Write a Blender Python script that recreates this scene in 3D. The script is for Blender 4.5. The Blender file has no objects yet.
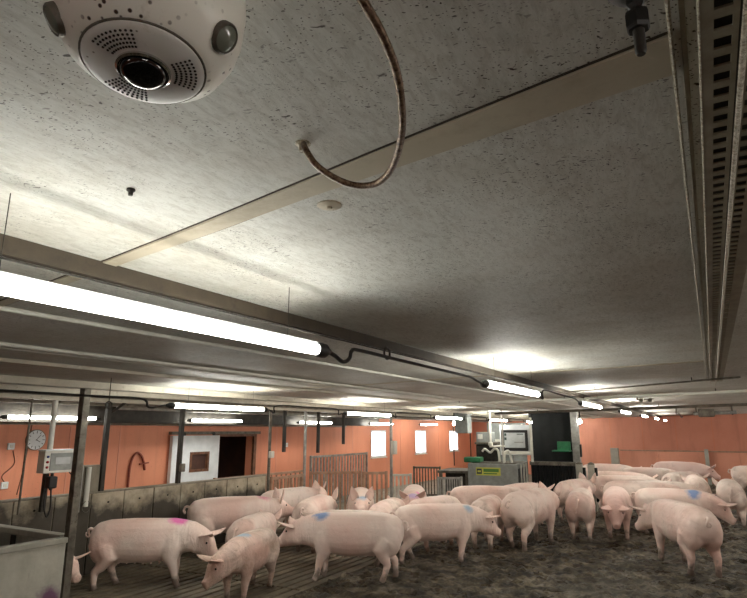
import bpy, bmesh, math, random
from mathutils import Vector, Matrix, noise
random.seed(7)
sc = bpy.context.scene
COL = sc.collection
V = Vector

# ------------------------------------------------------------------ camera, world, exposure
CAM_Z = 1.8
cam_d = bpy.data.cameras.new('camera'); cam = bpy.data.objects.new('camera', cam_d); COL.objects.link(cam)
cam.location = (0, 0, CAM_Z)
cam_d.sensor_width = 36; cam_d.lens = 36 * 580 / 747; cam_d.clip_start = 0.02
cam.rotation_euler = (math.radians(90 + 12.727), 0, math.radians(29.652))
sc.camera = cam
w = bpy.data.worlds.new('overcast_daylight'); sc.world = w; w.use_nodes = True
w.node_tree.nodes['Background'].inputs[0].default_value = (0.93, 0.97, 1, 1)
w.node_tree.nodes['Background'].inputs[1].default_value = 5.0
sc.view_settings.view_transform = 'Standard'; sc.view_settings.look = 'None'
sc.view_settings.gamma = 1; sc.view_settings.use_curve_mapping = False
sc.view_settings.exposure = 1.62
TUBE_STRENGTH = 21.0
DIM_TUBE_STRENGTH = 11.0  # tubes nearest the camera, dimmed so the ceiling there does not burn out
sc.cycles.use_denoising = True
sc.cycles.max_bounces = 8; sc.cycles.diffuse_bounces = 5

# ------------------------------------------------------------------ material helpers
def srgb(r, g, b):
    f = lambda c: (c / 255 / 12.92) if c / 255 <= 0.04045 else ((c / 255 + 0.055) / 1.055) ** 2.4
    return (f(r), f(g), f(b), 1)
class NT:
    def __init__(s, name):
        s.m = bpy.data.materials.new(name); s.m.use_nodes = True
        s.t = s.m.node_tree; s.n = s.t.nodes; s.b = s.n['Principled BSDF']
        s.tc = s.n.new('ShaderNodeTexCoord')
    def link(s, a, b): s.t.links.new(a, b)
    def mapping(s, scale=(1, 1, 1), rot=(0, 0, 0), src='Object', loc=(0, 0, 0)):
        m = s.n.new('ShaderNodeMapping'); m.inputs['Scale'].default_value = scale; m.inputs['Rotation'].default_value = rot
        m.inputs['Location'].default_value = loc
        s.link(s.tc.outputs[src], m.inputs['Vector']); return m.outputs[0]
    def noise(s, vec, scale, detail=4, rough=0.55, dist=0):
        n = s.n.new('ShaderNodeTexNoise'); n.inputs['Scale'].default_value = scale; n.inputs['Detail'].default_value = detail
        n.inputs['Roughness'].default_value = rough; n.inputs['Distortion'].default_value = dist
        s.link(vec, n.inputs['Vector']); return n.outputs['Fac']
    def voronoi(s, vec, scale, feat='F1', rnd=1):
        n = s.n.new('ShaderNodeTexVoronoi'); n.feature = feat; n.inputs['Scale'].default_value = scale; n.inputs['Randomness'].default_value = rnd
        s.link(vec, n.inputs['Vector']); return n
    def ramp(s, fac, stops):
        r = s.n.new('ShaderNodeValToRGB'); e = r.color_ramp.elements
        while len(e) < len(stops): e.new(0.5)
        for i, (p, c) in enumerate(stops):
            e[i].position = p; e[i].color = c if len(c) == 4 else (*c, 1)
        s.link(fac, r.inputs[0]); return r.outputs[0]
    def mix(s, fac, a, b, mode='MIX'):
        m = s.n.new('ShaderNodeMix'); m.data_type = 'RGBA'; m.blend_type = mode
        for k, v in ((0, fac), (6, a), (7, b)):
            if isinstance(v, (tuple, float, int)): m.inputs[k].default_value = v
            else: s.link(v, m.inputs[k])
        return m.outputs[2]
    def math(s, op, a, b=0.0, clamp=False):
        m = s.n.new('ShaderNodeMath'); m.operation = op; m.use_clamp = clamp
        for k, v in ((0, a), (1, b)):
            if isinstance(v, (float, int)): m.inputs[k].default_value = v
            else: s.link(v, m.inputs[k])
        return m.outputs[0]
    def sep(s, vec):
        x = s.n.new('ShaderNodeSeparateXYZ'); s.link(vec, x.inputs[0]); return x.outputs
    def bump(s, h, strength=0.3, dist=0.01):
        b = s.n.new('ShaderNodeBump'); b.inputs['Strength'].default_value = strength; b.inputs['Distance'].default_value = dist
        s.link(h, b.inputs['Height']); s.link(b.outputs[0], s.b.inputs['Normal'])
    def base(s, c):
        if isinstance(c, tuple): s.b.inputs['Base Color'].default_value = c
        else: s.link(c, s.b.inputs['Base Color'])
    def rough(s, r):
        if isinstance(r, (float, int)): s.b.inputs['Roughness'].default_value = r
        else: s.link(r, s.b.inputs['Roughness'])
BLK = (0, 0, 0, 1); WHT = (1, 1, 1, 1)

def mottled(name, c0, c1, scale=6, rough=0.6, metal=0, bump=0.15, dirt=None, dirt_amt=0.5, bdist=0.004):
    k = NT(name); v = k.mapping()
    f = k.noise(v, scale, 6, 0.6)
    c = k.ramp(f, [(0.35, c0), (0.65, c1)])
    if dirt:
        d = k.ramp(k.noise(v, scale * 2.3, 8, 0.7), [(1 - dirt_amt - .08, BLK), (1 - dirt_amt + .12, WHT)])
        c = k.mix(d, c, dirt)
    k.base(c); k.rough(rough); k.b.inputs['Metallic'].default_value = metal
    if bump: k.bump(k.noise(v, scale * 6, 5, 0.6), bump, bdist)
    return k.m

def ceiling_material():
    k = NT('ceiling_board')
    v = k.mapping()
    streak = k.mapping((9, 2.5, 1), (0, 0, 0.5))
    c = k.ramp(k.noise(v, 1.4, 5), [(0.3, srgb(208, 209, 203)), (0.7, srgb(224, 224, 217))])
    # brown film of old dirt, more of it away from the lamps' row toward the hung rails
    film = k.ramp(k.noise(v, 2.2, 8, 0.7), [(0.42, BLK), (0.72, WHT)])
    c = k.mix(k.math('MULTIPLY', film, 0.4), c, srgb(156, 142, 116))
    pm = k.ramp(k.noise(v, 0.55, 3, 0.5), [(0.42, BLK), (0.62, WHT)])
    c = k.mix(k.math('MULTIPLY', pm, 0.22), c, srgb(164, 152, 130))
    # light brushed streaks in the paint
    st = k.ramp(k.noise(streak, 7, 6, 0.75, 0.6), [(0.45, BLK), (0.75, WHT)])
    c = k.mix(k.math('MULTIPLY', st, 0.5), c, srgb(128, 118, 98))
    # fly specks: gathered in patches
    patch = k.ramp(k.noise(v, 3.1, 4, 0.6), [(0.40, BLK), (0.57, WHT)])
    tot = None
    wob = k.n.new('ShaderNodeTexNoise'); wob.inputs['Scale'].default_value = 30; wob.inputs['Detail'].default_value = 3; k.link(v, wob.inputs['Vector'])
    off = k.n.new('ShaderNodeVectorMath'); off.operation = 'SCALE'; off.inputs['Scale'].default_value = 0.03; k.link(wob.outputs['Color'], off.inputs[0])
    for sc_, th, st_, rz, keep in ((62, 0.17, 3.2, 0.45, .35), (120, 0.2, 2.4, 0.6, .35), (26, 0.085, 3.0, 0.5, .5), (200, .25, 1.6, .3, .4)):
        mp = k.n.new('ShaderNodeMapping'); mp.vector_type = 'TEXTURE'; mp.inputs['Scale'].default_value = (st_, 1, 1); mp.inputs['Rotation'].default_value = (0, 0, rz)
        ad = k.n.new('ShaderNodeVectorMath'); k.link(v, ad.inputs[0]); k.link(off.outputs[0], ad.inputs[1]); k.link(ad.outputs[0], mp.inputs['Vector'])
        vo = k.voronoi(mp.outputs[0], sc_)
        d = k.math('MULTIPLY', k.math('SUBTRACT', th, vo.outputs['Distance']), 16, True)
        d = k.math('MULTIPLY', d, k.math('GREATER_THAN', k.sep(vo.outputs['Color'])[0], keep))
        tot = d if tot is None else k.math('MAXIMUM', tot, d)
    sp = k.math('MULTIPLY', tot, k.math('ADD', k.math('MULTIPLY', patch, 0.95), 0.2), True)
    c = k.mix(sp, c, srgb(48, 36, 24))
    k.base(c); k.rough(0.62)
    k.bump(k.noise(streak, 9, 7, 0.75, 0.7), 0.5, 0.004)
    return k.m

def mud_material():
    k = NT('wet_mud'); v = k.mapping()
    n = k.noise(v, 3.0, 10, 0.68)
    c = k.ramp(n, [(0.38, srgb(48, 40, 29)), (0.5, srgb(112, 99, 77)), (0.62, srgb(176, 163, 139))])
    w_ = k.ramp(k.noise(v, 1.1, 5, 0.6), [(0.5, BLK), (0.64, WHT)])
    c = k.mix(k.math('MULTIPLY', w_, 0.5), c, srgb(166, 157, 140))  # wet sheen painted into the colour as paler patches
    k.base(c)
    cl = k.ramp(k.noise(v, 7.5, 7, 0.72, 0.6), [(0.4, BLK), (0.58, WHT)])
    c = k.mix(k.math('MULTIPLY', k.math('SUBTRACT', 1.0, cl), 0.72), c, srgb(26, 21, 16)); k.base(c)  # hollows between clumps darkened in the colour, standing in for relief shading
    k.rough(k.ramp(k.noise(v, 4, 6), [(0.38, (0.16,) * 3), (0.6, (0.7,) * 3)]))
    k.bump(k.math('ADD', cl, k.noise(v, 26, 8, 0.75)), 1.0, 0.05)
    return k.m

def orange_material(name, c0, c1):
    k = NT(name); v = k.mapping()
    c = k.ramp(k.noise(v, 0.9, 6, 0.6), [(0.3, c0), (0.7, c1)])
    vs = k.mapping((1, 1, 0.12))
    drip = k.ramp(k.noise(vs, 3.5, 6, 0.65), [(0.52, BLK), (0.78, WHT)])
    c = k.mix(k.math('MULTIPLY', drip, 0.35), c, srgb(150, 86, 62))
    vo = k.voronoi(v, 16)
    d = k.math('MULTIPLY', k.math('SUBTRACT', 0.14, vo.outputs['Distance']), 10, True)
    c = k.mix(k.math('MULTIPLY', d, 0.35), c, srgb(70, 46, 34))
    k.base(c); k.rough(0.55); k.bump(k.noise(v, 30, 4), 0.1, 0.004)
    return k.m

def concrete_material(name, c0, c1, dirt=srgb(58, 50, 40), cover=0.45):
    k = NT(name); v = k.mapping()
    c = k.ramp(k.noise(v, 2.5, 8, 0.65), [(0.3, c0), (0.7, c1)])
    vs = k.mapping((1, 1, 0.25))
    d = k.ramp(k.noise(vs, 4, 8, 0.7), [(1 - cover - .05, BLK), (1 - cover + .25, WHT)])
    c = k.mix(k.math('MULTIPLY', d, 0.8), c, dirt)
    k.base(c); k.rough(0.7); k.bump(k.noise(v, 18, 6, 0.65), 0.3, 0.006)
    return k.m

def rubbed_wall_material():
    # concrete panels, soiled where the animals rub along them
    k = NT('rubbed_concrete'); v = k.mapping(src='Object')
    g = k.n.new('ShaderNodeNewGeometry')
    x, y, z = k.sep(g.outputs['Position'])
    vv = k.n.new('ShaderNodeMapping'); k.link(g.outputs['Position'], vv.inputs[0]); vv = vv.outputs[0]
    c = k.ramp(k.noise(vv, 2.5, 8, 0.65), [(0.3, srgb(164, 151, 128)), (0.7, srgb(202, 191, 170))])
    d = k.ramp(k.noise(vv, 4, 8, 0.7), [(0.5, BLK), (0.75, WHT)])
    c = k.mix(k.math('MULTIPLY', d, 0.6), c, srgb(92, 82, 66))
    h = k.math('SUBTRACT', 0.92, k.math('ADD', z, k.math('MULTIPLY', k.math('SUBTRACT', k.noise(vv, 1.3, 6, 0.65), 0.5), 0.9)))
    m = k.math('MULTIPLY', h, 6, True)
    c = k.mix(k.math('MULTIPLY', m, 0.9), c, srgb(40, 32, 24))
    k.base(c); k.rough(0.7); k.bump(k.noise(vv, 18, 6, 0.65), 0.3, 0.006)
    return k.m

def stained_pen():
    m = concrete_material('pen_panel_stained', srgb(158, 154, 140), srgb(200, 198, 186), srgb(96, 88, 72), 0.42)
    k = NT.__new__(NT); k.m = m; k.t = m.node_tree; k.n = k.t.nodes; k.b = k.n['Principled BSDF']
    src = k.b.inputs['Base Color'].links[0].from_socket
    g = k.n.new('ShaderNodeNewGeometry'); d = k.n.new('ShaderNodeVectorMath'); d.operation = 'DISTANCE'
    k.link(g.outputs['Position'], d.inputs[0]); d.inputs[1].default_value = (-5.21, 3.40, .36)
    f = k.math('SUBTRACT', .13, k.math('ADD', d.outputs['Value'], k.math('MULTIPLY', k.math('SUBTRACT', k.noise(g.outputs['Position'], 9, 5), .5), .22)))
    k.base(k.mix(k.math('MULTIPLY', k.math('MULTIPLY', f, 12, True), .85), src, srgb(104, 40, 96))); return m

def speck_white(name, c0, speck, th=0.16, scale=60):
    k = NT(name); v = k.mapping()
    vo = k.voronoi(v, scale); d = k.math('MULTIPLY', k.math('SUBTRACT', th, vo.outputs['Distance']), 12, True)
    p = k.ramp(k.noise(v, 9, 4), [(0.46, BLK), (0.58, WHT)])
    st = k.ramp(k.noise(v, 14, 6, 0.7), [(0.6, BLK), (0.72, WHT)])
    c = k.mix(k.math('MULTIPLY', st, 0.45), c0, srgb(150, 132, 100))
    c = k.mix(k.math('MULTIPLY', d, p), c, speck)
    k.base(c); k.rough(0.35); return k.m

def emit(name, col, s):
    k = NT(name); k.b.inputs['Emission Color'].default_value = col; k.b.inputs['Emission Strength'].default_value = s
    k.base((0.8, 0.8, 0.8, 1)); return k.m

def pig_material(name, dirt=0.25, mark=None, flush=0.0):
    k = NT(name); v = k.mapping()
    oi = k.n.new('ShaderNodeObjectInfo')
    add = k.n.new('ShaderNodeVectorMath'); add.operation = 'ADD'
    k.link(v, add.inputs[0]); rs = k.n.new('ShaderNodeCombineXYZ')
    k.link(k.math('MULTIPLY', oi.outputs['Random'], 37.0), rs.inputs[0]); k.link(rs.outputs[0], add.inputs[1]); vv = add.outputs[0]
    c = k.ramp(k.noise(vv, 2.6, 6, 0.6), [(0.3, srgb(236, 208, 196)), (0.7, srgb(246, 227, 216))])
    c = k.mix(k.math('MULTIPLY', oi.outputs['Random'], 0.35), c, srgb(248, 236, 226))
    x, y, z = k.sep(v)
    # ruddier skin on the head, ears and lower legs
    hd = k.math('MULTIPLY', k.math('SUBTRACT', x, 0.5), 3.0, True)
    c = k.mix(k.math('MULTIPLY', hd, 0.4), c, srgb(230, 184, 170))
    if flush: c = k.mix(flush, c, srgb(222, 128, 124))
    # dried mud in smears
    d = k.ramp(k.noise(vv, 3.4, 10, 0.72, 0.6), [(0.62 - dirt * .35, BLK), (0.80 - dirt * .22, WHT)])
    c = k.mix(k.math('MULTIPLY', d, 0.55 + .25 * dirt), c, srgb(150, 122, 98))
    pk = k.ramp(k.noise(vv, 1.7, 3, 0.5), [(0.45, BLK), (0.7, WHT)])
    c = k.mix(k.math('MULTIPLY', pk, 0.55), c, srgb(232, 184, 170))
    sm = k.ramp(k.noise(vv, 24, 4, 0.6), [(0.62, BLK), (0.72, WHT)])
    c = k.mix(k.math('MULTIPLY', sm, 0.06 + dirt * .5), c, srgb(110, 84, 66))
    # mud caked on trotters and pasterns
    lg = k.math('SUBTRACT', 0.17, k.math('ADD', z, k.math('MULTIPLY', k.math('SUBTRACT', k.noise(vv, 9, 5), 0.5), 0.42)))
    c = k.mix(k.math('MULTIPLY', k.math('MULTIPLY', lg, 9, True), 0.8), c, srgb(74, 60, 46))
    for (mx, my, mz, mr, mc) in (mark or []):
        s_ = k.n.new('ShaderNodeVectorMath'); s_.operation = 'DISTANCE'; k.link(v, s_.inputs[0]); s_.inputs[1].default_value = (mx, my, mz)
        f = k.math('SUBTRACT', mr, k.math('ADD', s_.outputs['Value'], k.math('MULTIPLY', k.math('SUBTRACT', k.noise(v, 11, 5), 0.5), mr * 1.1)))
        c = k.mix(k.math('MULTIPLY', k.math('MULTIPLY', f, 14, True), 0.85), c, mc)
    k.base(c); k.rough(0.55)
    k.b.inputs['Subsurface Weight'].default_value = 0.0
    cr = k.mapping((9, 2.2, 2.2)); fold = k.math('MULTIPLY', k.noise(cr, 2.2, 3, 0.5, 0.8), k.math('MULTIPLY', k.math('SUBTRACT', x, 0.22), 3.0, True))
    k.bump(k.math('ADD', k.math('MULTIPLY', fold, 1.6), k.noise(vv, 9, 7, 0.62, 0.4)), 0.45, 0.022)
    return k.m

def plain(name, c, rough=0.5, metal=0.0):
    k = NT(name); k.base(c); k.rough(rough); k.b.inputs['Metallic'].default_value = metal
    v = k.mapping(); k.bump(k.noise(v, 40, 3), 0.05, 0.002); return k.m

M = dict(
    ceiling=ceiling_material(), mud=mud_material(),
    orange=orange_material('orange_paint', srgb(214, 136, 104), srgb(226, 150, 117)),
    orange_far=orange_material('orange_paint_faded', srgb(212, 142, 116), srgb(224, 156, 130)),
    concrete=concrete_material('concrete', srgb(120, 112, 96), srgb(158, 150, 134)),
    rubbed=rubbed_wall_material(),
    pen=concrete_material('pen_panel_grey', srgb(150, 147, 134), srgb(186, 184, 172), srgb(92, 84, 68), 0.42),
    pen_stained=stained_pen(),
    joint=concrete_material('joint_filler', srgb(182, 172, 150), srgb(202, 193, 172), srgb(128, 110, 84), 0.45),
    rib=mottled('painted_rib', srgb(176, 168, 150), srgb(196, 190, 174), 5, 0.6, 0, 0.15, srgb(120, 104, 80), 0.35),
    shade_dirt_brown=mottled('brown_for_shade_and_dirt', srgb(50, 42, 31), srgb(66, 56, 42), 5, 0.8, 0, 0.15, srgb(38, 30, 22), 0.35),  # dark colour for the painted shadow band, also for the joint's dirt lines
    slat=concrete_material('slat_concrete', srgb(92, 82, 66), srgb(124, 113, 94), srgb(48, 40, 30), 0.5),
    pit=plain('pit_dark', srgb(16, 14, 12), 0.9),
    steel=mottled('galvanised_steel', srgb(140, 140, 136), srgb(176, 176, 170), 9, 0.45, 0.6, 0.1, srgb(96, 84, 66), 0.3),
    dull=mottled('dirty_steel', srgb(92, 86, 76), srgb(128, 122, 110), 9, 0.55, 0.4, 0.15, srgb(60, 48, 36), 0.4),
    dark=mottled('dark_iron', srgb(38, 35, 31), srgb(62, 57, 50), 9, 0.55, 0.4, 0.15),
    rust=mottled('rust_brown_bars', srgb(158, 122, 98), srgb(186, 152, 128), 8, 0.6, 0.2, 0.15, srgb(90, 66, 50), 0.35),
    rusty_hose=mottled('rusty_conduit', srgb(104, 76, 54), srgb(150, 128, 104), 60, 0.35, 0.5, 0.5, srgb(62, 36, 20), 0.5, 0.002),
    tray=mottled('cable_tray', srgb(134, 126, 108), srgb(160, 152, 132), 14, 0.5, 0.2, 0.1, srgb(84, 68, 48), 0.3),
    conduit=mottled('flaking_conduit', srgb(140, 128, 104), srgb(212, 206, 186), 70, 0.4, 0.2, 0.6, srgb(74, 56, 36), 0.45, 0.002),
    white=mottled('white_enamel', srgb(214, 218, 220), srgb(232, 236, 238), 4, 0.35, 0, 0.03),
    offwhite=mottled('old_white_plastic', srgb(206, 204, 194), srgb(224, 222, 212), 6, 0.4, 0, 0.05, srgb(150, 140, 120), 0.25),
    black=plain('black_rubber', srgb(24, 22, 20), 0.45),
    glossblack=plain('black_lens_glass', srgb(6, 6, 7), 0.04),
    screen=mottled('screen_grey', srgb(176, 180, 180), srgb(198, 202, 202), 5, 0.25, 0, 0),
    dome=speck_white('camera_housing', srgb(240, 238, 228), srgb(58, 36, 20), 0.24, 90),
    face=speck_white('camera_face', srgb(236, 235, 230), srgb(80, 62, 42), 0.12, 70),
    sensor=plain('sensor_glass', srgb(112, 116, 104), 0.08),
    chrome=plain('chrome', srgb(210, 210, 208), 0.12, 1.0),
    wood=mottled('brown_wood', srgb(92, 58, 40), srgb(126, 84, 58), 10, 0.6),
    cabin=mottled('dark_brown_room', srgb(58, 34, 26), srgb(76, 46, 34), 3, 0.7),
    coat=mottled('dark_red_cloth', srgb(92, 22, 20), srgb(120, 34, 28), 12, 0.8),
    hose=mottled('red_brown_hose', srgb(116, 46, 30), srgb(140, 60, 38), 12, 0.45),
    curtain=mottled('black_curtain', srgb(12, 13, 13), srgb(20, 22, 22), 4, 0.85, 0, 0.2),
    feeder=mottled('feeder_grey', srgb(134, 138, 134), srgb(160, 164, 160), 6, 0.5, 0.1, 0.08, srgb(104, 98, 86), 0.25),
    green=mottled('green_plastic', srgb(28, 98, 62), srgb(44, 124, 80), 8, 0.4),
    yellow=plain('yellow_sticker', srgb(206, 206, 92), 0.5),
    print_green=plain('green_print', srgb(84, 140, 60), 0.5),
    print_dark=plain('dark_print', srgb(50, 66, 60), 0.5),
    red=plain('red_plastic', srgb(170, 30, 36), 0.45), blue=plain('blue_plastic', srgb(40, 60, 130), 0.45),
    dim_tube=emit('lit_dim_tube', (1, 0.985, 0.9, 1), DIM_TUBE_STRENGTH),
    tube=emit('lit_tube', (1, 0.985, 0.9, 1), TUBE_STRENGTH),
    bulb=emit('lit_bulb', (1, 0.97, 0.88, 1), 14),
    eye=plain('pig_eye', srgb(26, 18, 16), 0.15), nostril=plain('pig_nostril', srgb(96, 52, 48), 0.6),
    hoof=plain('hoof_horn', srgb(70, 58, 46), 0.6),
)
k = NT('window_glass'); k.base((1, 1, 1, 1)); k.rough(0.05); k.b.inputs['Transmission Weight'].default_value = 1.0; k.b.inputs['IOR'].default_value = 1.02
M['glass'] = k.m

# ------------------------------------------------------------------ mesh helpers
class MB:
    """Collects shapes (world coordinates) into one mesh."""
    def __init__(s): s.v = []; s.f = []
    def add(s, vs, fs):
        o = len(s.v); s.v += [tuple(p) for p in vs]; s.f += [tuple(i + o for i in f) for f in fs]; return s
    def box(s, lo, hi):
        (a, b, c), (d, e, f) = lo, hi
        return s.add([(a, b, c), (d, b, c), (d, e, c), (a, e, c), (a, b, f), (d, b, f), (d, e, f), (a, e, f)],
                     [(3, 2, 1, 0), (4, 5, 6, 7), (0, 1, 5, 4), (1, 2, 6, 5), (2, 3, 7, 6), (3, 0, 4, 7)])
    def bbox(s, lo, hi, b=0.01):
        """box with chamfered edges"""
        bm = bmesh.new(); bmesh.ops.create_cube(bm, size=1)
        for q in bm.verts: q.co = V([lo[i] + (q.co[i] + .5) * (hi[i] - lo[i]) for i in range(3)])
        bmesh.ops.bevel(bm, geom=bm.edges[:], offset=b, segments=2, affect='EDGES', profile=0.6)
        bm.verts.ensure_lookup_table(); bm.verts.index_update()
        s.add([q.co[:] for q in bm.verts], [[q.index for q in f.verts] for f in bm.faces]); bm.free(); return s
    def obox(s, c, ax, ay, hx, hy, hz, bev=0):
        """box with local x axis ax, y axis ay, z up-ish"""
        ax = V(ax).normalized(); ay = V(ay).normalized(); az = ax.cross(ay); c = V(c)
        m = MB(); (m.bbox((-hx, -hy, -hz), (hx, hy, hz), bev) if bev else m.box((-hx, -hy, -hz), (hx, hy, hz)))
        return s.add([c + ax * p[0] + ay * p[1] + az * p[2] for p in m.v], m.f)
    def tube(s, pts, r, n=8, cap=True):
        pts = [V(p) for p in pts]; rs = r if isinstance(r, (list, tuple)) else [r] * len(pts)
        ring = []; up = None
        for i, p in enumerate(pts):
            d = (pts[min(i + 1, len(pts) - 1)] - pts[max(i - 1, 0)]).normalized()
            if up is None: up = V((0, 0, 1)) if abs(d.z) < 0.9 else V((1, 0, 0))
            a = d.cross(up).normalized(); up = a.cross(d).normalized()
            ring.append([p + (a * math.cos(2 * math.pi * j / n) + up * math.sin(2 * math.pi * j / n)) * rs[i] for j in range(n)])
        vs = [q for rr in ring for q in rr]; fs = []
        for i in range(len(pts) - 1):
            for j in range(n):
                k2 = (j + 1) % n; fs.append((i * n + j, i * n + k2, (i + 1) * n + k2, (i + 1) * n + j))
        if cap: fs += [tuple(range(n))[::-1], tuple((len(pts) - 1) * n + j for j in range(n))]
        return s.add(vs, fs)
    def lathe(s, c, axis, prof, n=32):
        """prof: (radius, offset along axis) from start to end"""
        c = V(c); axis = V(axis).normalized(); up = V((0, 0, 1)) if abs(axis.z) < 0.9 else V((1, 0, 0))
        a = axis.cross(up).normalized(); b = a.cross(axis).normalized(); vs = []; fs = []
        for r, h in prof:
            vs += [c + axis * h + (a * math.cos(2 * math.pi * j / n) + b * math.sin(2 * math.pi * j / n)) * r for j in range(n)]
        for i in range(len(prof) - 1):
            for j in range(n):
                k2 = (j + 1) % n; fs.append((i * n + j, i * n + k2, (i + 1) * n + k2, (i + 1) * n + j))
        fs += [tuple(range(n))[::-1], tuple((len(prof) - 1) * n + j for j in range(n))]
        return s.add(vs, fs)
    def build(s, name, mat, parent=None, smooth=False):
        o0 = V((0, 0, 0))
        if parent is not None: o0 = V(parent['base'])
        me = bpy.data.meshes.new(name)
        if parent is None:
            xs = [p[0] for p in s.v]; ys = [p[1] for p in s.v]; zs = [p[2] for p in s.v]
            o0 = V(((min(xs) + max(xs)) / 2, (min(ys) + max(ys)) / 2, min(zs)))
        me.from_pydata([V(p) - o0 for p in s.v], [], s.f)
        bm = bmesh.new(); bm.from_mesh(me); bmesh.ops.recalc_face_normals(bm, faces=bm.faces[:]); bm.to_mesh(me); bm.free()
        me.materials.append(M[mat] if isinstance(mat, str) else mat)
        if smooth: smooth_mesh(me)
        o = bpy.data.objects.new(name, me); COL.objects.link(o)
        o['base'] = tuple(o0)
        if parent is not None: o.parent = parent
        else: o.location = o0
        return o
def smooth_mesh(me, ang=40):
    me.shade_smooth()
    bm = bmesh.new(); bm.from_mesh(me)
    for e in bm.edges:
        if len(e.link_faces) == 2 and e.calc_face_angle(0) > math.radians(ang): e.smooth = False
    bm.to_mesh(me); bm.free()
def tag(o, label, cat, group=None):
    o['label'] = label; o['category'] = cat
    if group: o['group'] = group
    return o
def thing(name, label, cat, loc, group=None):
    o = bpy.data.objects.new(name, None); COL.objects.link(o); o.empty_display_size = 0.1
    o.location = loc; o['base'] = tuple(loc); return tag(o, label, cat, group)
def struct(o): o['kind'] = 'structure'; return o
def spline(pts, n=8):
    """Catmull-Rom through pts"""
    P = [V(p) for p in pts]; P = [P[0] * 2 - P[1]] + P + [P[-1] * 2 - P[-2]]; out = []
    for i in range(1, len(P) - 2):
        for t in range(n):
            u = t / n; a, b, c, d = P[i - 1:i + 3]
            out.append(0.5 * ((2 * b) + (c - a) * u + (2 * a - 5 * b + 4 * c - d) * u * u + (3 * b - a - 3 * c + d) * u ** 3))
    out.append(P[-2]); return out
def zc(x): return 2.35 + 0.021 * x          # the ceiling falls gently toward the orange side wall

# ------------------------------------------------------------------ room shell
XL, XR, Y0, Y1 = -9.2, 6.0, -4.0, 25.0
# ceiling slab
m = MB(); a, b = XL - .3, XR + .3
m.add([(a, Y0 - .3, zc(a)), (b, Y0 - .3, zc(b)), (b, Y1 + .3, zc(b)), (a, Y1 + .3, zc(a)),
       (a, Y0 - .3, zc(a) + .2), (b, Y0 - .3, zc(b) + .2), (b, Y1 + .3, zc(b) + .2), (a, Y1 + .3, zc(a) + .2)],
      [(3, 2, 1, 0), (4, 5, 6, 7), (0, 1, 5, 4), (1, 2, 6, 5), (2, 3, 7, 6), (3, 0, 4, 7)])
ceil = struct(m.build('ceiling', 'ceiling')); ceil['label'] = 'pale concrete ceiling speckled with fly dirt'
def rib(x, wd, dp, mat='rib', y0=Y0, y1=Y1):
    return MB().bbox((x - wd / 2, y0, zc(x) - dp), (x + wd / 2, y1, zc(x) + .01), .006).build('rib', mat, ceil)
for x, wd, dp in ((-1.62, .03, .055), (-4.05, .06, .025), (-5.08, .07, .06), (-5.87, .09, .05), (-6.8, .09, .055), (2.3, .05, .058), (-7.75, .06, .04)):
    rib(x, wd, dp, 'shade_dirt_brown' if x == -1.62 else 'rib')  # first one is a dark strip standing in for the lamp fixture's shadow
# the crooked transverse joint with its raised filler
pts = [(.012, .8313, .9437), (-.375, .8937, .9875), (-.75, .9563, 1.0312), (-1.125, 1.025, 1.09), (-1.5, 1.0813, 1.1375), (-1.6, 1.0975, 1.1525), (-1.6625, 1.1075, 1.1625), (-2.5, 1.2312, 1.2775), (-3.25, 1.3375, 1.375), (-4, 1.45, 1.4813)]
m = MB(); vs = []; fs = []
for i, (x, ya, yb) in enumerate(pts):
    z = zc(x); t = .0045
    vs += [(x, ya, z + .004), (x, ya + .004, z - t), (x, yb - .004, z - t), (x, yb, z + .004)]
for i in range(len(pts) - 1):
    for j in range(3): fs.append((i * 4 + j, i * 4 + j + 1, i * 4 + j + 5, i * 4 + j + 4))
m.add(vs, fs).build('joint_strip', 'joint', ceil)
for e_ in (1, 2):
    MB().tube(spline([(p[0], p[e_] + random.uniform(-.003, .003), zc(p[0]) + .0005) for p in pts], 5), .003 if e_ == 1 else .0018, 6).build('dirt_line', 'shade_dirt_brown', ceil, True)
# a second joint beyond
m = MB(); vs = []; fs = []
for i in range(9):
    x = .0 - i * .8; z = zc(x); ya = 5.4 + .05 * math.sin(i * 2.1); vs += [(x, ya, z + .004), (x, ya, z - .004), (x, ya + .09, z - .004), (x, ya + .09, z + .004)]
for i in range(8):
    for j in range(3): fs.append((i * 4 + j, i * 4 + j + 1, i * 4 + j + 5, i * 4 + j + 4))
m.add(vs, fs).build('joint_strip', 'joint', ceil)

# side wall (orange) with three windows and the cabin doorway
WIN = [(16.0, 16.95), (19.15, 20.05), (22.3, 23.2)]; WZ0, WZ1 = 0.97, 1.79
DOOR = (9.3, 10.55, 0.0, 1.66)
m = MB(); ys = [Y0 - .2]; x0, x1 = XL - .2, XL
segs = [(DOOR[0], DOOR[1], DOOR[2], DOOR[3])] + [(p, q, WZ0, WZ1) for p, q in WIN]
cur = Y0 - .2; top = zc(XL) + .1
for (p, q, z0, z1) in segs:
    m.box((x0, cur, 0), (x1, p, top)); m.box((x0, p, z1), (x1, q, top))
    if z0 > 0: m.box((x0, p, 0), (x1, q, z0))
    cur = q
m.box((x0, cur, 0), (x1, Y1 + .2, top))
wl = struct(m.build('wall_left', 'orange')); wl['label'] = 'long orange painted side wall with windows'
for yy in (6.05, 7.0, 11.4, 13.2, 14.9, 18.0, 21.2):
    MB().box((XL, yy, 0), (XL + .006, yy + .025, zc(XL))).build('panel_joint', 'orange_far', wl)
wf = struct(MB().box((XL - .2, Y1, 0), (XR + .2, Y1 + .2, zc(XR) + .1)).build('wall_far', 'orange_far')); wf['label'] = 'orange painted end wall'
for xx in (-3.5, -2.35, -1.2, .0, 1.2):
    MB().box((xx, Y1 - .008, 0), (xx + .03, Y1, zc(xx))).build('panel_joint', 'orange', wf)
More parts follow.
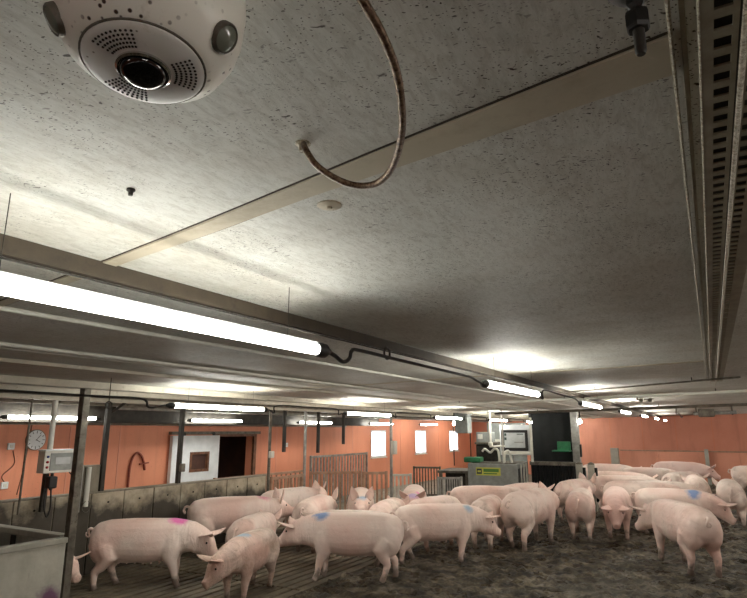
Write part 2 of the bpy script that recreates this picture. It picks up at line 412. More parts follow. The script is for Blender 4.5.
struct(MB().box((XR, Y0 - .2, 0), (XR + .2, Y1 + .2, zc(XR) + .1)).build('wall_right', 'orange_far'))
struct(MB().box((XL - .2, Y0 - .2, 0), (XR + .2, Y0, zc(XR) + .1)).build('wall_rear', 'orange_far'))
# windows
for i, (p, q) in enumerate(WIN):
    m = MB(); t = .05; xa, xb = XL - .12, XL + .015
    m.box((xa, p, WZ0), (xb, p + t, WZ1)).box((xa, q - t, WZ0), (xb, q, WZ1)).box((xa, p + t, WZ0), (xb, q - t, WZ0 + t)).box((xa, p + t, WZ1 - t), (xb, q - t, WZ1))
    wo = struct(m.build('window_%d' % (i + 1), 'white')); wo['label'] = 'bright white framed window in the orange wall'
    MB().box((XL - .09, p + t, WZ0 + t), (XL - .08, q - t, WZ1 - t)).build('pane', 'glass', wo)
    MB().box((XL, p - .03, WZ0 - .03), (XL + .05, q + .03, WZ0)).build('window_sill', 'offwhite', wo)
# cabin behind the doorway
m = MB(); xa = XL - 1.6
m.box((xa - .1, 8.9, 0), (xa, 11.0, 2.0)).box((xa, 8.8, 0), (XL - .2, 8.9, 2.0)).box((xa, 11.0, 0), (XL - .2, 11.1, 2.0)).box((xa - .1, 8.8, 2.0), (XL - .2, 11.1, 2.1)).box((xa - .1, 8.8, -.1), (XL - .2, 11.1, 0))
struct(m.build('wall_cabin', 'cabin'))
m = MB(); t = .09; a, b, z1 = DOOR[0], DOOR[1], DOOR[3]
m.box((XL - .02, b, 0), (XL + .04, b + t, z1 + t)).box((XL - .02, a, z1), (XL + .04, b, z1 + t))
struct(m.build('trim_1', 'wood'))

# floor: slatted strip along the pen wall, muddy concrete elsewhere
XS = -4.3                                            # edge of the slats
m = MB(); m.box((XL - .2, Y0 - .2, -.4), (XR + .2, Y1 + .2, -.3))
floor = struct(m.build('floor', 'pit')); floor['label'] = 'dark wet muddy barn floor'
def nz(x, y):
    p = V((x, y, 0))
    h = noise.fractal(p * 1.3, 0.9, 2.1, 4) * .010 + abs(noise.noise(p * 5.5)) * .06 + noise.noise(p * 10 + V((3, 1, 0))) * .036
    vx = noise.voronoi(p * 6.2)[0][0]; h -= max(0, .34 - vx) * .13
    return min(h, .05) - .03
def axis(segs):
    out = [segs[0][0]]
    for a, b, st in segs:
        n = max(1, round((b - a) / st)); out += [a + (b - a) * (i + 1) / n for i in range(n)]
    return out
gx = axis([(XS, 2.0, .034), (2.0, XR, .3)]); gy = axis([(Y0, 4.5, .4), (4.5, 9.5, .034), (9.5, 14, .05), (14, Y1, .2)])
vs = [(x, y, nz(x, y)) for y in gy for x in gx]; nx = len(gx)
fs = [(j * nx + i, j * nx + i + 1, (j + 1) * nx + i + 1, (j + 1) * nx + i) for j in range(len(gy) - 1) for i in range(nx - 1)]
o = MB().add(vs, fs).build('mud_layer', 'mud', floor, True)
for p in o.data.polygons: p.use_smooth = True
# solid walkway behind the low wall
MB().box((XL, Y0, -.3), (-7.22, Y1, 0)).build('walkway', 'concrete', floor)
MB().box((-7.22, 15.5, -.3), (XS, Y1, 0)).build('walkway', 'concrete', floor)
MB().box((XS - .04, Y0, -.3), (XS + .01, 15.5, -.005)).build('slat_beam', 'slat', floor)
me = None; ns = 0
for row, (ya, yb) in enumerate(((Y0, 2.6), (2.6, 5.9), (5.92, 9.2), (9.22, 12.4), (12.42, 15.5))):
    x = -7.22; i = 0
    while x < XS - .1:
        m = MB(); wv = .105; dz = random.uniform(-.006, 0)
        m.bbox((x, ya + .005, -.12), (x + wv, yb - .01, dz), .012).build('slat', 'slat', floor); x += .14

# low concrete wall of upright panels, with posts
LW = -7.14
low = struct(MB().box((LW - .09, 1.0, .0), (LW - .02, 8.6, .97)).build('wall_low', 'concrete')); low['label'] = 'low concrete wall of upright panels beside the walkway'
yy = 1.1; 
while yy < 8.55:
    e = min(yy + .495, 8.6)
    px = MB().bbox((LW - .03, yy + .006, .0), (LW + random.uniform(-.004, .006), e - .004, .985), .008).build('panel', 'rubbed', low)
    for bz in (.86, .22):
        MB().lathe((LW + .004, yy + .25, bz), (1, 0, 0), [(.013, 0), (.013, .008), (.006, .012)], 8).build('bolt', 'dark', px)
    yy += .5
MB().bbox((LW - .1, 1.0, .985), (LW + .012, 8.6, 1.01), .006).build('cap_rail', 'concrete', low)

# ------------------------------------------------------------------ tube lamps
def tube_lamp(x, y0, y1, z, label, group, detail=True, tube='tube'):
    t = thing('tube_lamp', label, 'lamp', (x, (y0 + y1) / 2, z - .03), group)
    r = .0215
    MB().tube([(x, y0, z), (x, y1, z)], r, 14).build('tube', tube, t, True)
    for ye, s in ((y0, -1), (y1, 1)):
        MB().lathe((x, ye, z), (0, s, 0), [(r + .004, -.02), (r + .008, 0), (r + .008, .035), (.02, .05), (.012, .075)], 14).build('end_cap', 'black', t, True)
    if detail:
        MB().bbox((x - .008, y0 + .01, z + .02), (x + .008, y1 - .01, z + .03), .002).build('spine', 'white', t)
    for ye in (y0 + .2, y1 - .2):
        MB().tube([(x, ye, z + .028), (x, ye, zc(x) + .005)], .0013, 6).build('hanger', 'dark', t)
    return t
ROWA = 'tube lamps in the row beside the ceiling rib'
ROWB = 'tube lamps in the row above the sows'
ROWC = 'tube lamps in the row above the walkway'
ORD = ('first', 'second', 'third', 'fourth', 'fifth', 'sixth', 'seventh', 'eighth')
XA, XB, XC = -1.32, -4.6, -8.2
for i in range(-1, 8):  # starts with an unseen lamp added to brighten the near ceiling
    y = .46 + 3.42 * i
    if y + 1.4 > Y1: break
    lab = 'long lit tube lamp whose black cable leads along the ceiling to a second lamp' if i == 0 else ('lit tube lamp at the other end of the black looped cable' if i == 1 else 'added unseen tube lamp behind the dome camera' if i < 0 else 'lit tube lamp over the open muddy floor, %s from the long lamp' % ORD[i])
    tube_lamp(XA, y, y + 1.42, CAM_Z + .31, lab, ROWA, True, 'dim_tube' if i < 1 else 'tube')
for i in range(7):
    y = 4.07 + 3.2 * i
    if y + 1.4 > Y1: break
    lab = 'lit tube lamp hanging in front of the white sliding door' if i == 0 else 'lit tube lamp above the sows, %s from the one before the sliding door' % ORD[i]
    tube_lamp(XB, y, y + 1.38, CAM_Z + .235, lab, ROWB)
for i in range(6):
    y = 4.45 + 3.25 * i
    lab = 'lit tube lamp above the wall clock and control box' if i == 0 else 'lit tube lamp over the walkway, %s from the one above the clock' % ORD[i]
    tube_lamp(XC, y, y + 1.35, CAM_Z + .17, lab, ROWC)

ROWD_ADDED = 'added unseen tube lamps past the cable tray'
for x_, z_ in ((2.0, .37),):  # unseen lamp row added to brighten the ceiling and the sows
    for i in range(8):
        y = -2.2 + 3.42 * i
        if y + 1.4 > Y1: break
        tube_lamp(x_, y, y + 1.42, CAM_Z + z_, 'added unseen tube lamp past the cable tray, %s of its row' % ORD[i], ROWD_ADDED)

def cable(name, pts, r, mat, label, cat, group=None, n=6, seg=8):
    o = MB().tube(spline(pts, seg), r, n).build(name, mat, None, True); return tag(o, label, cat, group)
zA = CAM_Z + .31
# the looped black cable between the first two lamps
cable('power_cable', [(XA, 1.95, zA), (XA, 2.0, zA - .012), (XA, 2.06, zA - .03), (XA, 2.11, zA - .01), (XA, 2.13, zA + .025), (XA, 2.2, zA + .034), (XA, 2.6, zA + .03), (XA, 3.0, zA + .028), (XA, 3.4, zA + .026), (XA, 3.6, zA + .024), (XA, 3.7, zA + .01), (XA, 3.8, zA)], .0085, 'black', 'black looped cable strung between two tube lamps under the ceiling', 'cable')
cable('power_cable', [(XA, 5.36, zA), (XA, 5.46, zA - .03), (XA, 5.52, zA + .05), (XA, 6.2, zA + .045), (XA, 6.9, zA + .04), (XA, 7.25, zA)], .0085, 'black', 'thin black cable running on from the second lamp of its row', 'cable')
o = MB(); ring = [(XA + .0, 2.45 + .028 * math.cos(a * math.pi / 8), zA + .05 + .028 * math.sin(a * math.pi / 8)) for a in range(17)]
tag(o.tube(ring, .005, 6).build('cable_ring', 'dark', None, True), 'small iron ring holding the black looped cable under the ceiling', 'ring')
cable('suspension_wire', [(XA + .022, -.5, zA + .054), (XA + .022, 1.0, zA + .054), (XA + .022, 2.6, zA + .054), (XA + .022, 5.0, zA + .054)], .0028, 'dark', 'thin dark wire stretched above the first tube lamp', 'wire')
zB = CAM_Z + .235
for i in range(4):
    ya = 5.55 + 3.2 * i; yb = 7.17 + 3.2 * i
    cable('power_cable', [(XB, ya, zB), (XB, ya + .1, zB - .03), (XB, ya + .14, zB + .055), (XB, ya + .8, zB + .06), (XB, yb - .16, zB + .055), (XB, yb - .1, zB - .02), (XB, yb - .02, zB)], .009, 'black', 'black cable above the sows, %s from the sliding door' % ORD[i], 'cable', 'cables between the lamps above the sows')
cable('power_cable', [(XB, 1.2, zB + .06), (XB, 2.4, zB + .055), (XB, 3.2, zB + .05), (XB, 3.7, zB + .05), (XB, 3.78, zB - .02), (XB, 3.86, zB - .02), (XB, 3.98, zB)], .011, 'black', 'black cable reaching the lamp in front of the sliding door', 'cable')
ring = [(XB, 3.36 + .03 * math.cos(a * math.pi / 8), zB - .02 + .03 * math.sin(a * math.pi / 8)) for a in range(17)]
tag(MB().tube(ring, .006, 6).tube([(XB, 3.36, zB + .01), (XB, 3.36, zc(XB))], .004, 6).build('cable_hook', 'dark', None, True), 'iron hook with a ring on the ceiling near the long steel post', 'hook')

# conduits along the ceiling
def pipe(x, dz, r, mat, label, y0=Y0 + .05, y1=Y1 - .05, group=None):
    o = MB().tube([(x, y0, zc(x) - dz - r), (x, y1, zc(x) - dz - r)], r, 8).build('ceiling_pipe', mat, None, True); return tag(o, label, 'pipe', group)
pipe(-2.48, .0, .011, 'offwhite', 'thin white conduit on the ceiling behind the first tube lamp')
pipe(-3.38, .0, .012, 'offwhite', 'thin white double conduit on the ceiling, strand nearer the ribbed joint', group='paired white conduits')
pipe(-3.5, .0, .010, 'offwhite', 'thin white double conduit on the ceiling, thinner strand', group='paired white conduits')
pipe(-6.3, .01, .018, 'dull', 'grey pipe on the ceiling above the row of sow lamps')
pipe(-7.4, .02, .02, 'dull', 'grey pipe on the ceiling near the row of posts', 2)
pipe(-8.0, .015, .03, 'steel', 'thick steel pipe on the ceiling over the walkway', 6)
# steel girder the posts carry
o = thing('steel_girder', 'dark steel girder behind the lamps over the walkway', 'girder', (-8.36, 9, CAM_Z + .1))
zz = zc(-8.42)
MB().box((-8.42, 1.5, CAM_Z + .11), (-8.3, 15.0, CAM_Z + .125)).build('lower_flange', 'dark', o)
MB().box((-8.42, 1.5, zz - .012), (-8.3, 15.0, zz)).build('upper_flange', 'dark', o)
MB().box((-8.365, 1.5, CAM_Z + .125), (-8.355, 15.0, zz - .012)).build('web', 'dark', o)
struct(MB().bbox((XL, Y0, CAM_Z + .08), (XL + .05, 14.5, zc(XL) + .004), .006).build('trim_2', 'pen'))

# slotted cable tray overhead and its rails
t = thing('cable_tray', 'slotted metal cable tray running along the ceiling', 'tray', (.0938, 3, zc(.0875) - .0375))
ya, yb = -.75, 7.5; zt = zc(.0875)
def slotted(x0, x1, sx0, sx1, ph, name):
    m = MB(); z0, z1 = zt - .0275, zt - .0238; y = ya + ph; p = .0462; sl = .0263
    m.box((x0, ya, z0), (sx0, yb, z1)).box((sx1, ya, z0), (x1, yb, z1))
    while y < yb:
        m.box((sx0, y, z0), (sx1, min(y + p - sl, yb), z1)); y += p
    return m.build(name, 'tray', t)
slotted(.0469, .09, .0606, .0825, 0, 'slotted_strip')
slotted(.1025, .1562, .105, .1237, .0125, 'slotted_strip')
MB().box((.045, ya, zt - .0275), (.0475, yb, zt)).build('side_flange', 'tray', t)
MB().box((.1562, ya, zt - .0275), (.1588, yb, zt)).build('side_flange', 'tray', t)
MB().box((.0475, ya, zt - .0019), (.1562, yb, zt - .0006)).build('tray_back', 'dark', t)
tag(MB().tube([(.0963, ya, zt - .0325), (.0963, 8.25, zt - .0325)], .0045, 8).build('flaking_conduit', 'conduit', None, True), 'flaking pale conduit clipped along the middle of the cable tray', 'conduit')
tag(MB().tube([(.0444, ya, zt - .025), (.0444, 7.875, zt - .025)], .0028, 8).build('thin_conduit', 'conduit', None, True), 'thin flaking conduit along the edge of the cable tray', 'conduit')
tag(MB().tube([(.01, ya, zt - .0075), (.01, 7.75, zt - .0075)], .003, 8).build('thin_conduit', 'conduit', None, True), 'thin flaking conduit fixed to the bare ceiling beside the cable tray', 'conduit')
tag(MB().bbox((.0225, ya, zt - .005), (.03, 7.75, zt + .0025), .0013).build('edge_strip', 'tray', None), 'flat strip between the thin conduit and the cable tray', 'strip')

# ------------------------------------------------------------------ dome camera on the ceiling
cx, cy, zf = -.504, .3708, CAM_Z + .396
ztop = zc(cx)
t = thing('dome_camera', 'speckled white dome surveillance camera on the ceiling', 'camera', (cx, cy, zf - .024))
DT = V((.06, -.10, -1)).normalized()                 # the face leans a little toward the room's middle
C0 = V((cx, cy, zf)); hgt = ztop - zf
du = V((1, 0, 0)); du = (du - DT * du.dot(DT)).normalized(); dv = du.cross(DT)
if dv.y < 0: dv = -dv
MB().lathe(C0, DT, [(.084, -hgt - .0048), (.1008, -hgt + .0144), (.1044, -.09), (.1026, -.06), (.0984, -.0384), (.0864, -.0156), (.072, -.0036), (.0654, 0)], 48).build('housing', 'dome', t, True)
MB().lathe(C0, DT, [(.0642, -.0048), (.0642, .0024), (.06, .0048), (.03, .0072), (.024, .0074)], 48).build('face_plate', 'face', t, True)
MB().lathe(C0, DT, [(.0666, -.0048), (.0666, .001), (.0644, .001), (.0644, -.0048)], 48).build('seam_ring', 'dull', t, True)
MB().lathe(C0, DT, [(.0294, .0036), (.0294, .0096), (.027, .0114), (.0252, .0096)], 36).build('lens_ring', 'chrome', t, True)
MB().lathe(C0, DT, [(.0254, .0048), (.0246, .012), (.021, .0174), (.0144, .021), (.0072, .0228), (0, .0232)], 36).build('lens_dome', 'glossblack', t, True)
for a in (math.radians(236), math.radians(20)):
    e_ = du * math.cos(a) + dv * math.sin(a); d = (e_ + DT * .8).normalized(); p = C0 + e_ * .0906 - DT * .024
    MB().lathe(p, d, [(.0174, -.0072), (.0174, .0036), (.0156, .006), (.0142, .0036)], 24).build('sensor_ring', 'dull', t, True)
    MB().lathe(p, d, [(.0144, .0012), (.0142, .0048), (.0096, .0078), (0, .0091)], 20).build('sensor_lens', 'sensor', t, True)
for a0 in (-78, 42, 162):
    m = MB()
    for i in range(10):
        for j in range(5):
            ang = math.radians(a0 + (i - 4.5) * 5.6); rr = .0348 + j * .0052
            m.lathe(C0 + (du * math.cos(ang) + dv * math.sin(ang)) * rr, DT, [(.0015, 0), (.0015, .0077 - (rr - .03) * .07)], 6)
    o = m.build('speaker_holes', 'black', t); o['kind'] = 'stuff'

# ------------------------------------------------------------------ fittings near the lens
hp = [(-.6225, .82, .54), (-.5975, .7963, .5063), (-.5787, .8037, .475), (-.5525, .8275, .4525), (-.5225, .8488, .44), (-.4825, .85, .4337), (-.4412, .825, .4337), (-.3975, .7762, .4375),
      (-.3562, .7125, .4437), (-.3275, .6525, .4525), (-.3087, .6, .4625), (-.3, .5525, .4725), (-.2987, .52, .4825), (-.3037, .48, .5), (-.3137, .4525, .5225), (-.3225, .4312, .5463)]
t = thing('bent_conduit', 'rusty bent conduit curling down from the ceiling beside the dome camera', 'conduit', (-.4375, .6875, CAM_Z + .4125))
MB().tube(spline([(x, y, CAM_Z + z) for x, y, z in hp], 6), .006, 10).build('conduit_tube', 'rusty_hose', t, True)
MB().lathe((-.6225, .82, CAM_Z + .5375), (0, 0, -1), [(.015, -.0063), (.015, .0025), (.0088, .0075), (.0075, .0175)], 12).build('ceiling_gland', 'conduit', t, True)
MB().lathe((-.3225, .4312, CAM_Z + .5437), (0, 0, -1), [(.015, -.0063), (.015, .0025), (.0088, .0075), (.0075, .0175)], 12).build('ceiling_gland', 'conduit', t, True)
# round blank plate and a drip bolt
tag(MB().lathe((-.75, 1.1, zc(-.75)), (0, 0, -1), [(.03, -.0025), (.03, .0025), (.0225, .005), (.0075, .0056), (.0063, .01), (0, .0112)], 24).build('ceiling_plate', 'joint', None, True), 'small round cover plate on the ceiling beyond the bent conduit', 'plate')
tag(MB().lathe((-1.075, .7875, zc(-1.075)), (0, 0, -1), [(.0088, -.0025), (.01, .0037), (.005, .0075), (.005, .015)], 8).build('ceiling_screw', 'dark', None, True), 'rusty screw head in the pale ceiling near the dome camera', 'screw')
t = thing('hanging_bolt', 'greasy hanging bolt with nuts fixed to the ceiling beside the cable tray', 'bolt', (-.025, .7062, CAM_Z + .4125))
B0 = (-.025, .7062, zc(-.025))
MB().lathe(B0, (0, 0, -1), [(.0325, -.0025), (.0325, .0075), (.025, .015), (.015, .02)], 20).build('washer', 'dark', t, True)
MB().lathe(B0, (0, 0, -1), [(.0069, .0125), (.0069, .0975), (.005, .1013)], 12).build('rod', 'dark', t, True)
MB().lathe(B0, (0, 0, -1), [(.0137, .0425), (.015, .0475), (.015, .0625), (.0125, .0675)], 6).build('nut', 'black', t)
MB().lathe(B0, (0, 0, -1), [(.0112, .02), (.0119, .0325), (.0075, .0375)], 6).build('nut', 'black', t)

# pipe hung across the ceiling, small twin lamp, odd fixtures farther off
t = thing('hung_pipe', 'thin grey pipe hung crosswise under the ceiling past the cable tray', 'pipe', (-.7, 7.3, zc(-.7) - .06))
MB().tube([(-1.68, 7.9, zc(-1.7) - .035), (.3, 6.8, zc(0) - .04)], .01, 8).build('pipe_run', 'dull', t, True)
for x, y in ((-1.2, 7.633), (-.13, 7.039)):
    MB().tube([(x, y, zc(x) + .004), (x, y, zc(x) - .05)], .006, 6).build('clip', 'dark', t)
for x, y in ((-2.0, 9.5), (.4, 9.2)):
    pass
t = thing('cross_pipe', 'long pale pipe crossing the ceiling before the end wall', 'pipe', (-.5, 9.2, zc(-.5) - .1))
MB().tube([(-4.4, 9.2, zc(-4.4) - .055), (4.0, 9.2, zc(4) - .055)], .022, 8).build('pipe_run', 'offwhite', t, True)
for x in (-3.6, -1.9, .1, 2.2): MB().tube([(x, 9.2, zc(x) + .004), (x, 9.2, zc(x) - .075)], .006, 6).build('clip', 'dark', t)
t = thing('cross_pipe', 'grey pipe crossing the ceiling above the end partition', 'pipe', (-.5, 13.5, zc(-.5) - .1))
MB().tube([(-4.4, 13.5, zc(-4.4) - .08), (4.0, 13.5, zc(4) - .08)], .028, 8).build('pipe_run', 'dull', t, True)
for x in (-3.4, -.9, 1.4): MB().tube([(x, 13.5, zc(x) + .004), (x, 13.5, zc(x) - .1)], .008, 6).build('clip', 'dark', t)
t = thing('twin_spotlight', 'pair of small round white ceiling spotlights near the lamp row', 'spotlight', (-.88, 10.4, zc(-.7) - .12))
for dx, dy in ((-.06, -.02), (.06, .03)):
    d = V((.2 if dx > 0 else -.35, -1, -.35)); c = V((-.88 + dx, 10.4 + dy, zc(-.88) - .06))
    h_ = MB().lathe(c, d, [(.012, -.04), (.028, -.03), (.036, 0), (.037, .009), (.031, .011)], 18).build('housing', 'offwhite', t, True)
    MB().lathe(c, d, [(.031, .007), (.028, .013), (.0, .017)], 18).build('lens', 'sensor', h_, True)
MB().tube([(-1.0, 10.4, zc(-.8) - .06), (-1.0, 10.4, zc(-.8) + .004)], .01, 6).tube([(-1.0, 10.4, zc(-.7) - .05), (-.76, 10.42, zc(-.7) - .05)], .009, 6).build('bracket', 'dull', t)
t = thing('winch_motor', 'grey winch motor with brackets under the ceiling before the end wall', 'motor', (.05, 16.5, zc(0) - .3))
MB().bbox((-.25, 16.3, zc(0) - .24), (.1, 16.6, zc(0) - .06), .03).build('motor_box', 'dull', t)
MB().tube([(-.35, 16.45, zc(0) - .16), (.55, 16.45, zc(0) - .14)], .045, 10).build('shaft', 'steel', t, True)
for x in (-.3, .45): MB().box((x, 16.42, zc(0) - .2), (x + .03, 16.48, zc(0) + .004)).build('bracket', 'dull', t)
cable('sagging_hose', [(-.9, 24.8, zc(-1) - .05), (-.85, 22.5, zc(-1) - .11), (-.8, 20, zc(-1) - .06), (-.75, 17, zc(-1) - .12), (-.6, 14, zc(-1) - .05)], .02, 'dull', 'sagging grey hose under the ceiling toward the end wall', 'hose')

# ------------------------------------------------------------------ posts and fittings along the low wall
def post(x, y, z0, r, mat, label, square=True, top=None):
    top = zc(x) + .004 if top is None else top
    t = thing('steel_post', label, 'post', (x, y, z0))
    if square: MB().bbox((x - r, y - r, z0), (x + r, y + r, top), .006).build('shaft', mat, t)
    else: MB().tube([(x, y, z0), (x, y, top)], r, 12).build('shaft', mat, t, True)
    if z0 < .5: MB().box((x - r * 1.9, y - r * 1.9, z0), (x + r * 1.9, y + r * 1.9, z0 + .012)).build('base_plate', mat, t)
    return t
post(-5.24, 3.56, 0, .036, 'dull', 'tall square steel post at the corner of the grey pen')
GB = zc(-7.0) - .01
t = post(-7.14, 5.22, 1.01, .03, 'dark', 'dark post on the low wall with an iron brace, beside the concrete board', top=None)
MB().tube([(-7.14, 5.22, GB - .2), (-7.14, 5.5, GB)], .018, 6).build('brace', 'dark', t)
t = post(-7.14, 6.53, 1.01, .03, 'dark', 'dark post on the low wall standing before the white sliding door', top=None)
MB().bbox((-7.1, 6.5, CAM_Z - .62), (-7.05, 6.58, CAM_Z - .5), .01).build('latch', 'dull', t)
t = post(-7.14, 8.66, 0, .028, 'dull', 'grey round post at the end of the low wall', False, top=None)
MB().bbox((-7.11, 8.6, CAM_Z - .5), (-7.05, 8.7, CAM_Z - .38), .012).build('junction_box', 'offwhite', t)
post(-7.14, 9.76, 0, .03, 'steel', 'pale round post between the two brown barred gates', False, top=None)
t = post(-6.9, 13.0, 0, .035, 'steel', 'pale round post with a white switch box in front of the first window', False)
MB().bbox((-6.88, 12.93, CAM_Z - .58), (-6.78, 13.1, CAM_Z - .26), .02).build('switch_box', 'offwhite', t)
post(-6.95, 4.05, .86, .012, 'dull', 'thin dark pipe rising past the wall clock', False)
for y, z1, lab in ((8.85, -.4, 'at the end of the low wall'), (9.95, -.45, 'beside the pale round post'), (10.9, -.3, 'over the wide brown gate')):
    tag(MB().bbox((-6.98, y - .03, CAM_Z + z1), (-6.93, y + .03, zc(-6.95)), .008).build('drop_rail', 'dark'), 'dark iron rail hanging from the ceiling ' + lab, 'rail', 'hanging iron rails above the gates')
# concrete board with pipes beside the dark post
t = thing('concrete_board', 'upright concrete board with two pipes standing on the low wall', 'board', (-7.15, 5.0, 1.01))
MB().bbox((-7.2, 4.86, 1.01), (-7.14, 5.185, 1.35), .008).build('board', 'concrete', t)
MB().tube([(-7.11, 4.9, .78), (-7.11, 4.9, 1.36)], .018, 8).build('pipe', 'steel', t, True)
MB().tube([(-7.1, 4.99, .84), (-7.1, 4.99, 1.33)], .032, 10).build('pipe', 'offwhite', t, True)
MB().tube([(-7.08, 4.99 + .06 * math.cos(a * math.pi / 8), .84 + .07 * math.sin(a * math.pi / 8)) for a in range(17)], .007, 6).build('hose_ring', 'dull', t, True)
# control box on its pole
t = thing('control_box', 'grey control box with indicator lamps on a pale pole', 'control box', (-7.0, 4.5, 1.01))
MB().tube([(-7.02, 4.52, 1.48), (-7.02, 4.52, zc(-7) + .102)], .032, 12).build('pole', 'offwhite', t, True)
MB().bbox((-7.06, 4.49, .95), (-7.01, 4.55, 1.5), .008).build('bracket', 'dark', t)
bx = MB().bbox((-7.0, 4.37, 1.40), (-6.86, 4.75, 1.66), .012).build('enclosure', 'offwhite', t)
MB().bbox((-6.862, 4.44, 1.43), (-6.85, 4.73, 1.63), .004).build('cover', 'feeder', bx)
MB().bbox((-6.851, 4.5, 1.50), (-6.845, 4.69, 1.58), .002).build('display', 'screen', bx)
for i, c in enumerate(('blue', 'red', 'red')):
    MB().lathe((-6.855, 4.405, 1.59 - i * .06), (1, 0, 0), [(.014, 0), (.014, .012), (.008, .016)], 10).build('indicator', c, bx)
MB().box((-7.0, 4.36, 1.66), (-6.84, 4.76, 1.672)).build('rain_hood', 'white', bx)
MB().bbox((-6.98, 4.48, 1.22), (-6.88, 4.58, 1.36), .02).tube([(-6.93, 4.53, 1.2), (-6.93, 4.53, 1.41)], .02, 8).build('cable_gland', 'black', t)
MB().tube(spline([(-6.95, 4.5, 1.25), (-6.93, 4.47, 1.05), (-6.93, 4.52, .9), (-6.94, 4.56, 1.0), (-6.95, 4.55, 1.2)], 6), .01, 6).build('cable_loop', 'black', t, True)
MB().tube(spline([(-6.93, 4.72, 1.42), (-6.9, 4.78, 1.36), (-6.92, 4.8, 1.5), (-6.96, 4.82, 1.7)], 6), .008, 6).build('signal_cable', 'black', t, True)

t.location.y -= .14; t.location.z -= .1
bx.parent = t
# clock, switches, hose on the orange wall
t = thing('wall_clock', 'round white wall clock with dark hands on the orange wall', 'clock', (XL, 5.48, CAM_Z - .3))
cz = CAM_Z - .15; cyy = 5.48
MB().lathe((XL, cyy, cz), (1, 0, 0), [(.15, 0), (.158, .012), (.158, .03), (.148, .033)], 36).build('rim', 'dull', t, True)
MB().lathe((XL, cyy, cz), (1, 0, 0), [(.147, .02), (.147, .036), (.0, .037)], 36).build('dial', 'white', t, True)
for i in range(12):
    a = i * math.pi / 6; d = V((0, math.sin(a), math.cos(a))); c = V((XL + .038, cyy, cz)) + d * .118
    MB().obox(c, d, V((1, 0, 0)).cross(d), .014 if i % 3 else .02, .004, .002).build('hour_mark', 'black', t)
for a, ln, w_, nm in ((math.radians(40), .1, .006, 'minute_hand'), (math.radians(118), .07, .008, 'hour_hand')):
    d = V((0, math.sin(a), math.cos(a))); MB().obox(V((XL + .041, cyy, cz)) + d * ln * .45, d, V((1, 0, 0)).cross(d), ln * .55, w_ / 2, .002).build(nm, 'black', t)
for y, z, lab in ((5.12, CAM_Z - .24, 'upper white light switch beside the wall clock'), (5.1, CAM_Z - .8, 'lower white wall socket under the light switch'), (11.78, CAM_Z - .36, 'small white wall socket behind the brown gates')):
    t = thing('wall_switch', lab, 'switch', (XL, y, z - .05))
    MB().bbox((XL, y - .05, z - .05), (XL + .03, y + .05, z + .05), .008).build('plate', 'white', t)
    MB().bbox((XL + .028, y - .022, z - .022), (XL + .036, y + .022, z + .022), .003).build('rocker', 'offwhite', t)
cable('switch_cable', [(XL + .012, 5.16, CAM_Z - .3), (XL + .012, 5.2, CAM_Z - .5), (XL + .012, 5.05, CAM_Z - .66), (XL + .012, 5.1, CAM_Z - .76)], .008, 'wood', 'brown cable between the switch and the socket on the orange wall', 'cable')
cable('wall_cable', [(XL + .012, 5.4, CAM_Z + .1), (XL + .012, 5.36, CAM_Z - .5), (XL + .012, 5.3, CAM_Z - .95)], .008, 'wood', 'thin brown cable running down the wall behind the clock', 'cable')
cable('wall_hose', [(XL + .03, 7.24, .6), (XL + .03, 7.25, 1.1), (XL + .03, 7.29, 1.3), (XL + .03, 7.38, 1.39), (XL + .03, 7.48, 1.34), (XL + .03, 7.55, 1.2), (XL + .03, 7.58, 1.08)], .022, 'hose', 'red-brown hose bent in an arch on the orange wall', 'hose')
tag(MB().obox((XL + .035, 7.55, 1.2), (0, 1, .1), (0, -.1, 1), .1, .012, .012).build('hose_nozzle', 'hose'), 'cross-shaped nozzle handle at the end of the arched hose', 'nozzle')

# sliding door in front of the doorway
t = thing('sliding_door', 'white sliding door with a small square window', 'door', (XL + .1, 8.8, 0))
m = MB(); da, db, dz1 = 8.1, 9.36, 1.69; wa, wb, wz0, wz1 = 8.56, 9.08, .98, 1.37; xa, xb = XL + .05, XL + .13
m.box((xa, da, .02), (xb, wa, dz1)).box((xa, wb, .02), (xb, db, dz1)).box((xa, wa, .02), (xb, wb, wz0)).box((xa, wa, wz1), (xb, wb, dz1))
leaf = m.build('leaf', 'white', t)
m = MB(); q = .05
m.box((xa - .005, wa, wz0), (xb + .012, wa + q, wz1)).box((xa - .005, wb - q, wz0), (xb + .012, wb, wz1)).box((xa - .005, wa + q, wz0), (xb + .012, wb - q, wz0 + q)).box((xa - .005, wa + q, wz1 - q), (xb + .012, wb - q, wz1))
m.build('window_frame', 'wood', leaf)
MB().box((XL + .08, wa + q, wz0 + q), (XL + .09, wb - q, wz1 - q)).build('pane', 'cabin', leaf)
MB().box((XL, 8.1, dz1 + .02), (XL + .1, 10.7, dz1 + .08)).build('slide_rail', 'dull', t)
for y in (8.4, 9.2): MB().lathe((XL + .1, y, dz1 + .03), (1, 0, 0), [(.035, 0), (.035, .02)], 12).box((XL + .1, y - .01, dz1 - .04), (XL + .11, y + .01, dz1 + .03)).build('roller', 'dark', t)
t = thing('hanging_coat', 'dark red coat hanging inside the brown cabin', 'coat', (XL - 1.5, 10.4, .75))
vs = []; prof = [(.75, .2, .08), (1.0, .19, .09), (1.25, .17, .08), (1.4, .15, .07), (1.48, .06, .04)]
m = MB(); n = 20
for z, ry, rx in prof: vs += [(XL - 1.48 + rx * math.cos(2 * math.pi * j / n) * (1 + .2 * math.sin(5 * 2 * math.pi * j / n)), 10.4 + ry * math.sin(2 * math.pi * j / n), z) for j in range(n)]
